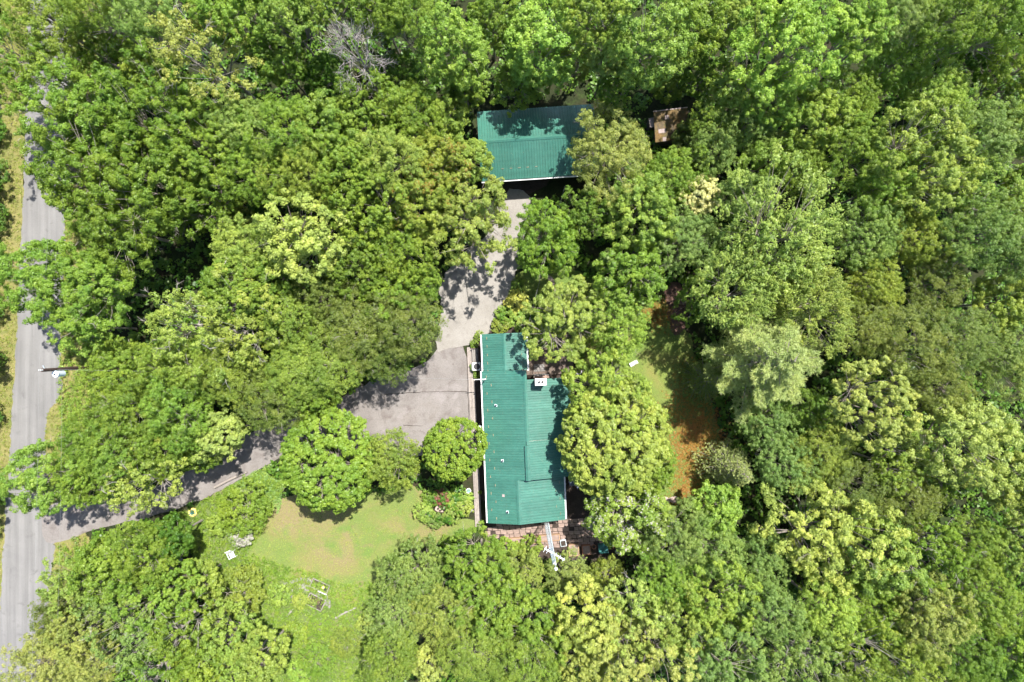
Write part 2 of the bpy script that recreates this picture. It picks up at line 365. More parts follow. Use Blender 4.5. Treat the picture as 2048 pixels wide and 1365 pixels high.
patio = empty('patio'); patio['kind'] = 'structure'
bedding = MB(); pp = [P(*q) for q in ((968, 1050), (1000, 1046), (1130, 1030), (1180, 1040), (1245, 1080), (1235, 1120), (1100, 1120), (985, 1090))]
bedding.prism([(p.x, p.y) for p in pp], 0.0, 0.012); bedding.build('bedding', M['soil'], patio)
rnd = random.Random(5); pv_mesh = []
for k in range(4):
    w, d = 0.40 + 0.05*k, 0.30 + 0.02*k
    m = MB(); j = 0.02; m.prism([(-w/2 + rnd.uniform(0, j), -d/2 + rnd.uniform(0, j)), (w/2 - rnd.uniform(0, j), -d/2), (w/2, d/2 - rnd.uniform(0, j)), (-w/2, d/2)], 0.0, 0.045)
    pv_mesh.append(m.mesh('paver'))
for r in range(7):
    x = 970 + (r % 2)*5
    while x < 1232:
        k = rnd.randrange(4); wpx = (0.40 + 0.05*k)/0.0469 + 0.8
        y = 1050 + r*8.0 - (x - 970)*0.05
        inside = (y > 1046 - (x-970)*0.10) and (y < 1092 + (x-970)*0.08) and rnd.random() > 0.04
        if inside and not (r == 0 and x < 990):
            o = link('paver', pv_mesh[k], M['paver'], patio); p = P(x + wpx/2, y)
            o.location = (p.x, p.y, 0.008 + rnd.uniform(0, 0.014)); o.rotation_euler = (rnd.uniform(-.02, .02), rnd.uniform(-.02, .02), math.radians(3) + rnd.uniform(-.06, .06))
        x += wpx

# ---------------------------------------------------------------- house
TH = math.radians(2.3); HO = P(1050, 742, 4.05)
house = empty('farmhouse', (HO.x, HO.y, 0), TH)
tag(house, 'long house with green metal roof in stepped sections, in the middle of the lot', 'house')
def profile_panel(a0, a1, b0, b1, ribs, up=0.034, thick=0.03):
    """roof panel: ridge edge a0-a1, eave edge b0-b1, ribs run from ridge to eave"""
    a0, a1, b0, b1 = map(Vector, (a0, a1, b0, b1)); nrm = (a1-a0).cross(b0-a0).normalized()
    if nrm.z < 0: nrm = -nrm
    W = (a1-a0).length; prof = [(0.0, 0.0)]
    for i in range(ribs):
        c = (i + 0.5)/ribs
        prof += [(c - 0.030/W, 0.0), (c - 0.012/W, up), (c + 0.012/W, up), (c + 0.030/W, 0.0)]
    prof += [(0.996, 0.0), (0.996, -thick), (0.0, -thick)]
    m = MB(); n = len(prof)
    for e0, e1 in ((a0, a1), (b0, b1)):
        for t, h in prof: m.v.append(tuple(e0.lerp(e1, t) + nrm*h))
    for i in range(n):
        j = (i+1) % n; m.f.append((i, j, n+j, n+i))
    m.f.append(tuple(range(n))); m.f.append(tuple(reversed(range(n, 2*n))))
    return m
def slope(parent, u_r, z_r, u_e, z_e, v0, v1, pw=0.915):
    n = max(1, round(abs(v1-v0)/pw))
    for i in range(n):
        va, vb = v0 + (v1-v0)*i/n, v0 + (v1-v0)*(i+1)/n
        profile_panel((u_r, va, z_r), (u_r, vb, z_r), (u_e, va, z_e), (u_e, vb, z_e), 4).build('roof_panel', M['roof'], parent)
def ridge_cap(parent, u, z, v0, v1, s=0.34, w=0.17):
    m = MB(); t = 0.05
    for v in (v0, v1): m.v += [(u-w, v, z - w*s + t), (u, v, z + t + 0.012), (u+w, v, z - w*s + t), (u+w, v, z - w*s + t - 0.03), (u-w, v, z - w*s + t - 0.03)]
    m.f += [(i, (i+1) % 5, 5 + (i+1) % 5, 5 + i) for i in range(5)] + [(0, 1, 2, 3, 4), (9, 8, 7, 6, 5)]
    m.build('ridge_cap', M['roof'], parent)
def gutter(parent, u, v0, v1, z, out=1, name='gutter'):
    w = 0.13
    m = MB(); a, b = (u, u + out*w) if out > 0 else (u + out*w, u)
    m.box(a, b, min(v0, v1), max(v0, v1), z - 0.14, z - 0.10)
    m.box(a + (w - 0.02 if out > 0 else 0), b - (0 if out > 0 else w - 0.02), min(v0, v1), max(v0, v1), z - 0.10, z - 0.012)
    m.build(name, M['white'], parent)
def wall_prof(parent, prof, v0, v1, mat, name='wall'):
    m = MB(); n = len(prof)
    for v in (v0, v1): m.v += [(u, v, z) for u, z in prof]
    m.f += [(i, (i+1) % n, n + (i+1) % n, n + i) for i in range(n)] + [tuple(range(n)), tuple(reversed(range(n, 2*n)))]
    m.build(name, mat, parent)
S_W = 0.34; UE = -3.86; ZE = 2.75
zw = lambda u: ZE + (u - UE)*S_W
def roof_empty(name='roof'):
    return empty(name, (0, 0, 0), 0, house)
# wing (north)
rf = roof_empty(); zr = 2.73 + 1.985*S_W
slope(rf, -1.735, zr, -3.72, 2.73, 0.02, 3.34); slope(rf, -1.735, zr, 0.25, 2.73, 0.02, 3.34); ridge_cap(rf, -1.735, zr, 0.06, 3.36)
gutter(rf, -3.72, 0.02, 3.34, 2.73, -1); gutter(rf, 0.25, -0.05, 3.36, 2.73, 1)
wall_prof(house, [(-3.3, 0), (-3.3, 2.75), (-1.735, zr - 0.1), (-0.2, 2.75), (-0.2, 0)], 0.0, 2.95, M['siding'])
# main block
rf = roof_empty(); zm = zw(-0.04)
slope(rf, -0.04, zm, UE, ZE, 0.05, -9.66); ridge_cap(rf, -0.04, zm, 0.05, -6.7); gutter(rf, UE, 0.04, -13.57, ZE, -1)
slope(rf, -0.04, zm, 3.9, 2.95, -0.83, -6.19); gutter(rf, 3.9, -0.83, -6.2, 2.95, 1)
wall_prof(house, [(-3.4, 0), (-3.4, zw(-3.4) - 0.06), (-0.04, zm - 0.06), (3.45, 2.98), (3.45, 0)], -9.6, -1.15, M['siding'])
wall_prof(house, [(-3.4, 0), (-3.4, zw(-3.4) - 0.06), (-0.30, zm - 0.16), (-0.30, 0)], -1.16, -0.3, M['siding'])
# raised middle section on the east side
rf = roof_empty(); slope(rf, -0.10, zm + 0.14, 3.58, 3.08, -6.20, -9.62); ridge_cap(rf, -0.10, zm + 0.15, -6.55, -9.64, 0.30, 0.2)
m = MB(); m.quad((-0.1, -9.625, zm + 0.11), (3.55, -9.625, 3.05), (3.55, -9.625, 2.90), (-0.1, -9.625, zm - 0.1)); m.build('fascia', M['roof'], rf)
gutter(rf, 3.58, -6.25, -9.62, 3.08, 1)
# south section
rf = roof_empty(); zs = zw(-1.01); slope(rf, -1.01, zs, UE, ZE, -9.67, -13.56); slope(rf, -1.01, zs + 0.02, 3.13, 2.58, -9.66, -13.56)
ridge_cap(rf, -1.01, zs, -9.72, -13.58, 0.3, 0.18); gutter(rf, 3.13, -9.7, -13.56, 2.58, 1)
wall_prof(house, [(-3.4, 0), (-3.4, zw(-3.4) - 0.06), (-1.01, zs - 0.06), (2.75, 2.62), (2.75, 0)], -13.15, -9.61, M['siding'])
# low lean-to roofs beside the east and west walls
rf = roof_empty(); profile_panel((3.45, -7.6, 2.5), (3.45, -9.3, 2.5), (4.3, -7.6, 2.25), (4.3, -9.3, 2.25), 7).build('roof_panel', M['roof'], rf)
wall_prof(house, [(3.46, 0), (3.46, 2.42), (4.2, 2.2), (4.2, 0)], -9.2, -7.7, M['siding'])
rf = roof_empty(); profile_panel((-3.5, -4.9, 2.35), (-3.5, -6.4, 2.35), (-4.45, -4.9, 2.1), (-4.45, -6.4, 2.1), 6).build('roof_panel', M['tank'], rf)
for q in (-5.0, -6.3): MB().cyl((-4.38, q), 0.05, 0.0, 2.08, 8).build('porch_post', M['white'], house)
# gable trim along the south edge
for a, b in (((UE, -13.575, ZE), (-1.01, -13.575, zs)), ((-1.01, -13.575, zs), (3.13, -13.575, 2.6)), ((-3.72, 3.355, 2.73), (-1.735, 3.355, zr)), ((-1.735, 3.355, zr), (0.25, 3.355, 2.73)), ((0.0, -0.815, zm - 0.02), (3.9, -0.815, 2.95))):
    MB().bar(Vector(a) - Vector((0, 0, 0.07)), Vector(b) - Vector((0, 0, 0.07)), 0.03, 0.15).build('rake_trim', M['roof'], house)
# snow guards: small tan lugs in staggered rows
gd = MB(); gd.box(-0.02, 0.02, -0.11, 0.11, 0.0, 0.03); gd.box(-0.02, -0.008, -0.11, 0.11, 0.03, 0.06); gd_me = gd.mesh('snow_guard')
def guard(u, v, z, sl, parent=house, rz=0):
    o = link('snow_guard', gd_me, M['guard'], parent); o.location = (u, v, z + 0.004); o.rotation_euler = (0, sl, rz)
for i in range(5): guard(-3.28, 3.0 - i*0.745, 2.73 + 0.44*S_W, -math.atan(S_W))
for i in range(4): guard(-0.22, 2.2 - i*0.745, 2.73 + 0.47*S_W, math.atan(S_W))
for i in range(18):
    u = UE + (0.42 if i % 2 == 0 else 0.83); guard(u, -0.45 - i*0.745, zw(u), -math.atan(S_W))
for i, v in enumerate((-10.2, -10.9, -11.6, -12.3, -13.0)):
    u = 2.7 - (0.35 if i % 2 else 0); guard(u, v, zs + 0.02 - (u + 1.01)*(zs + 0.02 - 2.58)/4.14, 0.27)
# roof vents
for u, v in ((-2.70, -3.02), (-2.32, -7.95), (-2.05, -12.5), (-2.35, -11.05)):
    big = v != -11.05
    m = MB(); z = zw(u); m.box(u - .115, u + .115, v - .11, v + .11, z - 0.06, z + 0.05)
    vt = m.build('roof_vent', M['tank'] if big else M['pinkgrey'], house)
    if big: MB().cyl((u, v), 0.085, z + 0.052, z + 0.2, 10).build('vent_pipe', M['black'], vt)
# chimney: brick stack on the outside of the gable wall
ch = empty('chimney', (0, 0, 0), 0, house); cu0, cu1, cv0, cv1 = 0.86, 1.74, -1.22, -0.72
MB().box(cu0 + 0.02, cu1 - 0.02, cv0 + 0.02, cv1 - 0.02, 0, 5.1).build('stack_core', M['mortar'], ch)
MB().box(cu0 - 0.05, cu1 + 0.45, -0.80, -0.52, 0, 2.4).build('hearth_base', M['mortar'], ch)
bk = MB(); bk.box(-0.105, 0.105, -0.025, 0.025, -0.033, 0.033); bk_me = bk.mesh('brick'); cnt = 0
for zi in range(21, 65):
    z = 0.04 + zi*0.078; off = 0.055 if zi % 2 else 0.0
    for k in range(4):
        o = link('brick', bk_me, M['brick'], ch); o.location = (cu0 + 0.11 + k*0.22 - (off if k else 0) + (0.0 if k else 0.0), cv1 + 0.002, z)
for zi in range(46, 65):
    for k in range(2):
        for u in (cu0 - 0.002, cu1 + 0.002):
            o = link('brick', bk_me, M['brick'], ch); o.location = (u, cv0 + 0.13 + k*0.24, 0.04 + zi*0.078); o.rotation_euler = (0, 0, math.pi/2)
for k in range(6):
    for r in range(2):
        o = link('brick', bk_me, M['brick'], ch); o.location = (cu0 + 0.08 + k*0.225, -0.60 + r*0.0 - 0.12*r, 2.42)
        o.rotation_euler = (math.pi/2, 0, 0) if r else (0, 0, 0)
MB().box(cu0 - 0.06, cu1 + 0.06, cv0 - 0.06, cv1 + 0.06, 5.1, 5.2).build('crown_slab', M['concrete'], ch, bevel=0.02)
for u in (1.16, 1.46): MB().cyl((u, -0.97), 0.10, 5.202, 5.34, 12).build('flue', M['black'], ch)
# service mast with wire bracket on the west eave
sm_u, sm_v = -3.55, -0.62
ms = MB(); ms.tube([(sm_u, sm_v, 2.4), (sm_u, sm_v, 3.95), (sm_u - 0.05, sm_v, 4.08), (sm_u - 0.16, sm_v, 4.05)], 0.045, 8); ms.build('service_mast', M['white'], house)
MB().bar((sm_u - 1.0, sm_v, 3.62), (sm_u + 0.1, sm_v, 3.66), 0.05, 0.05).build('mast_bracket', M['white'], house)
# windows and doors in the walls
for v in (-3.0, -7.2, -10.6, -12.2):
    wdw = MB().box(-3.44, -3.405, v - 0.5, v + 0.5, 0.95, 2.0).build('window', M['white'], house)
    MB().box(-3.455, -3.442, v - 0.43, v + 0.43, 1.02, 1.93).build('pane', M['black'], wdw)
dr = MB().box(-3.45, -3.405, -5.95, -5.05, 0.1, 2.05).build('door', M['deckboard'], house)
MB().cyl((-3.48, -5.85), 0.03, 1.0, 1.06, 8).build('handle', M['steel'], dr)

def hw(u, v, z=0.0):
    """house coordinates to world"""
    return Vector((HO.x + u*math.cos(TH) - v*math.sin(TH), HO.y + u*math.sin(TH) + v*math.cos(TH), z))

# east deck
deck = empty('back_deck', hw(0.3, -0.6), TH); tag(deck, 'weathered brown wooden deck in shade behind the house wing', 'deck')
for i in range(27):
    m = MB(); m.box(-0.45 if i < 10 else 0.02, 4.3 - (0.3 if i > 22 else 0), 0.145*i, 0.145*i + 0.135, 0.24, 0.275); m.build('board', M['deckboard'], deck)
for x in (0.1, 2.1, 4.1): MB().box(x - .05, x + .05, 0, 3.8, 0.08, 0.238).build('joist', M['deckboard'], deck)
rug = empty('hearth_pad', hw(1.35, 0.02), TH); tag(rug, 'tan tiled square pad on the deck beside the chimney', 'pad')
for i in range(6):
    for j in range(4):
        MB().box(-0.45 + i*0.17, -0.45 + i*0.17 + 0.16, -0.3 + j*0.17, -0.3 + j*0.17 + 0.16, 0.277, 0.297).build('tile', M['slab'], rug)

# ---------------------------------------------------------------- barn
BO = P(954, 224, 2.9); TB = math.radians(3.8)
barn = empty('barn', (BO.x, BO.y, 0), TB); tag(barn, 'green metal roofed barn at the far end of the gravel drive', 'barn')
brf = empty('roof', (0, 0, 0), 0, barn); L, D, zr, ze = 10.4, 6.25, 4.4, 2.9
n = 11
for i in range(n):
    a, b = L*i/n, L*(i+1)/n
    profile_panel((a, -D/2, zr), (b, -D/2, zr), (a, 0, ze), (b, 0, ze), 4).build('roof_panel', M['roof'], brf)
    profile_panel((a, -D/2, zr), (b, -D/2, zr), (a, -D, ze), (b, -D, ze), 4).build('roof_panel', M['roof'], brf)
m = MB(); w = 0.17; sl_ = 0.48
for u in (-0.02, L + 0.02): m.v += [(u, -D/2 - w, zr - w*sl_ + 0.05), (u, -D/2, zr + 0.065), (u, -D/2 + w, zr - w*sl_ + 0.05), (u, -D/2 + w, zr - w*sl_ + 0.02), (u, -D/2 - w, zr - w*sl_ + 0.02)]
m.f += [(i, (i+1) % 5, 5 + (i+1) % 5, 5 + i) for i in range(5)] + [(0, 1, 2, 3, 4), (9, 8, 7, 6, 5)]
m.build('ridge_cap', M['roof'], brf)
m = MB(); m.box(0.0, L, -D - 0.13, -D, ze - 0.16, ze - 0.12); m.box(0.0, L, -D - 0.13, -D - 0.10, ze - 0.12, ze - 0.02); m.build('gutter', M['white'], brf)
mb = MB(); pr = [(-0.5, 0), (-0.5, 2.9), (-D/2, zr - 0.15), (-D + 0.55, 2.9), (-D + 0.55, 0)]
for u in (0.35, L - 0.35): mb.v += [(u, v, z) for v, z in pr]
mb.f += [(i, (i+1) % 5, 5 + (i+1) % 5, 5 + i) for i in range(5)] + [(0, 1, 2, 3, 4), (9, 8, 7, 6, 5)]
mb.build('wall', M['barnwall'], barn)
for x in (2.6, 6.2):
    bd = MB().box(x, x + 2.6, -D + 0.49, -D + 0.545, 0.05, 2.5).build('barn_door', M['barnwall'], barn)
    MB().box(x + 1.2, x + 1.4, -D + 0.45, -D + 0.488, 1.1, 1.2).build('handle', M['steel'], bd)
for i in range(5): guard(1.95 + i*0.745, -D + 0.9, ze + 0.9*0.48, -math.atan(0.48), barn, math.pi/2)
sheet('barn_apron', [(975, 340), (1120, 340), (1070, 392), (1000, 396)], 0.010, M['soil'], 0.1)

# ---------------------------------------------------------------- shed at the upper right
SO = P(1307, 224, 2.6); shed = empty('old_shed', (SO.x, SO.y, 0), math.radians(7)); tag(shed, 'small old shed with rusty mossy roof half buried in trees', 'shed')
srf = empty('roof', (0, 0, 0), 0, shed); rnd = random.Random(3)
for r in range(7):
    for k in range(9):
        u0 = k*0.34 + (0.0 if r % 2 else -0.0); z = 2.6 - 0.02 - r*0.10
        m = MB(); y0 = -r*0.36; lift = rnd.uniform(0.0, 0.012)
        m.v += [(u0, y0, z + lift), (u0 + 0.33, y0, z + lift), (u0 + 0.33, y0 - 0.42, z - 0.10 + lift), (u0, y0 - 0.42, z - 0.10 + lift)]
        m.v += [(a, b, c + 0.03) for a, b, c in m.v[:4]]
        m.f += [(3, 2, 1, 0), (4, 5, 6, 7), (0, 1, 5, 4), (1, 2, 6, 5), (2, 3, 7, 6), (3, 0, 4, 7)]
        m.build('shingle', M['moss'] if rnd.random() > 0.06 else M['pinkgrey'], srf)
MB().box(0.15, 2.9, -2.5, -0.2, 0, 1.85).build('wall', M['barnwall'], shed)
MB().box(-0.02, 3.08, -0.02, 0.06, 2.50, 2.64).build('ridge_board', M['pinkgrey'], srf)
bx_ = P(1297, 237, 1.9); lean = empty('lean_to', (bx_.x, bx_.y, 0), math.radians(9)); tag(lean, 'narrow pinkish grey lid roofed box beside the old shed', 'lean-to')
MB().box(0, 0.46, -0.85, 0, 1.84, 1.90).build('lid', M['pinkgrey'], lean); MB().box(0.04, 0.42, -0.8, -0.04, 0, 1.838).build('wall', M['barnwall'], lean)

# ---------------------------------------------------------------- antenna tower by the south gable
tower = empty('antenna_tower', (3.19, -16.56, 0)); tag(tower, 'slender lattice antenna tower rising beside the south gable', 'antenna tower')
def tri(z):
    r = 0.25 if z < 3 else 0.25 - 0.10*(z - 3)/10.5
    return [Vector((r*math.cos(a), r*math.sin(a), z)) for a in (math.radians(80), math.radians(200), math.radians(320))]
for k in range(3): MB().tube([tri(z)[k] for z in (0, 3, 7, 10, 13.2)], 0.021, 6).build('leg', M['steel'], tower)
br = MB(); z = 0.2; i = 0
while z < 13.0:
    a, b = tri(z), tri(z + 0.36)
    for k in range(3):
        br.tube([a[k], b[(k+1) % 3]] if i % 2 else [a[(k+1) % 3], b[k]], 0.009, 4); br.tube([a[k], a[(k+1) % 3]], 0.011, 4)
    z += 0.36; i += 1
br.build('lattice_brace', M['alu'], tower)
MB().tube([(0, 0, 12.6), (0, 0, 14.6)], 0.045, 8).build('mast_pipe', M['steel'], tower)
MB().cyl((0, 0), 0.10, 12.9, 13.25, 10).build('rotator', M['white'], tower)
MB().cyl((0, 0), 0.14, 14.4, 14.66, 12, 0.05).build('mast_cap', M['white'], tower)
am = P(1103, 1104, 11.4); boom_c = Vector((0.0, 0.0, 10.7))
da = Vector((0.78, -0.45, 0)).normalized()
bo = MB(); bo.bar(boom_c - da*0.75, boom_c + da*1.05, 0.10, 0.08).build('antenna_boom', M['white'], tower)
for t, w in ((-0.7, 0.55), (-0.45, 0.5), (-0.1, 0.44), (0.25, 0.4), (0.6, 0.36), (0.95, 0.32)):
    c = boom_c + da*t + Vector((0, 0, 0.07)); n_ = Vector((-da.y, da.x, 0)); MB().tube([c - n_*w*0.5, c + n_*w*0.5], 0.018, 5).build('antenna_element', M['alu'], tower)

# ---------------------------------------------------------------- utility pole and wires
ptop = P(84, 741, 10.5); pole = empty('utility_pole', (ptop.x, ptop.y, 0)); tag(pole, 'dark brown utility pole with transformer leaning over the road edge', 'utility pole')
MB().tube([(0, 0, -0.3), (0, 0, 5), (0, 0, 10.5)], [0.17, 0.155, 0.13], 12).build('pole', M['pole'], pole, smooth=False)
tr_ = MB(); tr_.cyl((0.12, -0.36), 0.24, 8.15, 9.05, 18); tr_.cyl((0.12, -0.36), 0.27, 9.05, 9.12, 18)
to = tr_.build('transformer', M['tank'], pole); MB().cyl((0.12, -0.36), 0.06, 9.122, 9.40, 8, 0.03).build('bushing', M['pole'], to)
MB().bar((0.05, -0.1, 8.7), (0.1, -0.3, 8.7), 0.12, 0.3).build('hanger', M['steel'], to)
for x in (-0.10, 0.06): MB().cyl((x, 0.02), 0.05, 10.505, 10.72, 8, 0.035).build('insulator', M['white'], pole)
MB().bar((-0.18, 0.36, 10.1), (0.0, 0.0, 10.1), 0.06, 0.08).build('side_bracket', M['steel'], pole)
def wire(name, a, b, sag, r, mat, label):
    a, b = Vector(a), Vector(b); n = 24
    pts = [a.lerp(b, i/n) - Vector((0, 0, sag*4*(i/n)*(1 - i/n))) for i in range(n+1)]
    o = MB().tube(pts, r, 4).build(name, mat); tag(o, label, 'wire')
top = Vector((ptop.x, ptop.y, 10.7))
rd = (P(54, 0) - P(8, 1080)).normalized()
wire('power_wire', top + Vector((-0.1, 0, 0)), top + rd*60 + Vector((-0.1, 0, 0.3)), 0.8, 0.006, M['wiredk'], 'thin power wire running up along the road from the pole')
wire('power_wire', top + Vector((-0.1, 0, 0)), top - rd*60 + Vector((-0.1, 0, 0.3)), 0.8, 0.006, M['wiredk'], 'thin power wire running down along the road from the pole')
wire('power_wire', top + Vector((0.0, 0, -2.6)), top - rd*60 + Vector((0.4, 0, -2.2)), 0.8, 0.006, M['wiredk'], 'lower thin wire over the roadside trees below the pole')
wire('service_wire', hw(sm_u - 1.0, sm_v, 3.62), top + Vector((0, 0, -1.8)), 0.7, 0.009, M['wiredk'], 'pale service wire from the pole across the parking area to the house')
wire('barn_wire', hw(0.2, 3.2, 3.0), P(1130, 372, 3.0), 0.25, 0.014, M['wiredk'], 'grey wire strung from the house wing to the barn')

# ---------------------------------------------------------------- foliage: leaf meshes built with numpy
def unit(a): return a/np.maximum(np.linalg.norm(a, axis=-1, keepdims=True), 1e-9)

def leaf_mesh(name, pos, nrm, L, W, clump, mats, rng, mat_idx=None, axis=None):
    """one folded rhombus per leaf; per-leaf clump value kept as an attribute"""
    n = len(pos)
    if axis is None: axis = rng.normal(size=(n, 3))
    t = unit(axis - nrm*np.sum(axis*nrm, axis=1, keepdims=True)); b = np.cross(nrm, t)
    L = np.broadcast_to(np.asarray(L, float).reshape(-1, 1), (n, 1)); W = np.broadcast_to(np.asarray(W, float).reshape(-1, 1), (n, 1))
    V = np.empty((n, 4, 3), np.float32)
    V[:, 0] = pos - t*L*0.5; V[:, 2] = pos + t*L*0.5 - nrm*L*0.10
    V[:, 1] = pos + b*W*0.5 - t*L*0.06 + nrm*W*0.16; V[:, 3] = pos - b*W*0.5 - t*L*0.06 + nrm*W*0.16
    me = bpy.data.meshes.new(name)
    me.vertices.add(4*n); me.vertices.foreach_set('co', V.reshape(-1))
    me.loops.add(4*n); me.loops.foreach_set('vertex_index', np.arange(4*n, dtype=np.int32))
    me.polygons.add(n); me.polygons.foreach_set('loop_start', np.arange(0, 4*n, 4, dtype=np.int32))
    me.polygons.foreach_set('loop_total', np.full(n, 4, np.int32))
    for m in mats: me.materials.append(m)
    if mat_idx is not None: me.polygons.foreach_set('material_index', mat_idx.astype(np.int32))
    at = me.attributes.new('clump', 'FLOAT', 'FACE'); at.data.foreach_set('value', clump.astype(np.float32))
    me.update(); me.validate()
    return me

def lobed(rng, n=7, amp=0.28, width=2.6):
    c = unit(rng.normal(size=(n, 3))); c[:, 2] = np.abs(c[:, 2])*0.7; c = unit(c); a = rng.uniform(0.4, 1.0, n)*amp
    def f(d): return 1.0 - amp*0.55 + np.sum(a*np.exp(width*(d @ c.T - 1.0)*2.2), axis=1)
    return f

def fib(n, rng, zmin=-0.3, jit=0.12):
    i = np.arange(n) + 0.5; z = 1 - (1 - zmin)*i/n; ph = i*2.399963 + rng.uniform(0, 6.28)
    r = np.sqrt(np.maximum(0, 1 - z*z)); d = np.stack([r*np.cos(ph), r*np.sin(ph), z], 1)
    return unit(d + rng.normal(size=d.shape)*jit)

def branch_mesh(name, rng, tips, zc, R, h, trunk_r, nlimb=6, dead=0, twigs=None, lean=(0, 0), twig_r=0.016):
    m = MB(); fork = Vector((lean[0]*0.4, lean[1]*0.4, max(0.22*h, zc - 0.9*(h - zc))))
    m.tube([(0, 0, -0.2), (0.03, 0.02, fork.z*0.5), fork, (lean[0]*0.8, lean[1]*0.8, zc), (lean[0], lean[1], zc + (h - zc)*0.55)], [trunk_r*1.25, trunk_r, trunk_r*0.8, trunk_r*0.45, trunk_r*0.18], 8)
    idx = rng.permutation(len(tips))[:nlimb]; limbs = []
    for i in idx:
        tip = Vector(tips[i]); s = fork.lerp(Vector((lean[0], lean[1], zc)), rng.uniform(0.0, 0.7)); mid = s.lerp(tip, 0.5) + Vector(rng.normal(size=3)*0.22)
        m.tube([s, mid, s.lerp(tip, 0.94)], [trunk_r*0.5, trunk_r*0.3, trunk_r*0.1], 6); limbs.append((s, mid, tip))
    for i in range(len(tips)):
        if i in idx: continue
        tip = Vector(tips[i]); best = min(limbs, key=lambda l: (l[1] - tip).length); s = best[1].lerp(best[0], rng.uniform(0, 0.4))
        mid = s.lerp(tip, 0.55) + Vector(rng.normal(size=3)*0.15)
        m.tube([s, mid, s.lerp(tip, 0.97)], [trunk_r*0.22, trunk_r*0.13, 0.012], 4, False)
    if twigs is not None:
        for b0, d in twigs:
            b0 = Vector(b0); d = Vector(d); side = d.cross(Vector((0, 0, 1))).normalized()
            p1 = b0 + d*0.5 + Vector(rng.normal(size=3)*0.08); p2 = b0 + d + Vector(rng.normal(size=3)*0.12)
            m.tube([b0, p1, p2], [twig_r*1.6, twig_r*1.1, twig_r*0.5], 4, False)
            for k in range(5):
                q = b0.lerp(p1, rng.uniform(0.2, 1)) if k % 2 else p1.lerp(p2, rng.uniform(0.1, 0.9))
                e = q + (d*rng.uniform(0.25, 0.55) + side*rng.uniform(-0.5, 0.5)*d.length + Vector((0, 0, rng.uniform(-0.15, 0.25))))
                m.tube([q, e], [twig_r*0.8, twig_r*0.35], 3, False)
    return m.mesh(name)

def make_broadleaf(seed, *a, **k):
    k['nl_k'] = 1.32; k['L_k'] = 0.94
    return _broadleaf(seed, *a, **k)

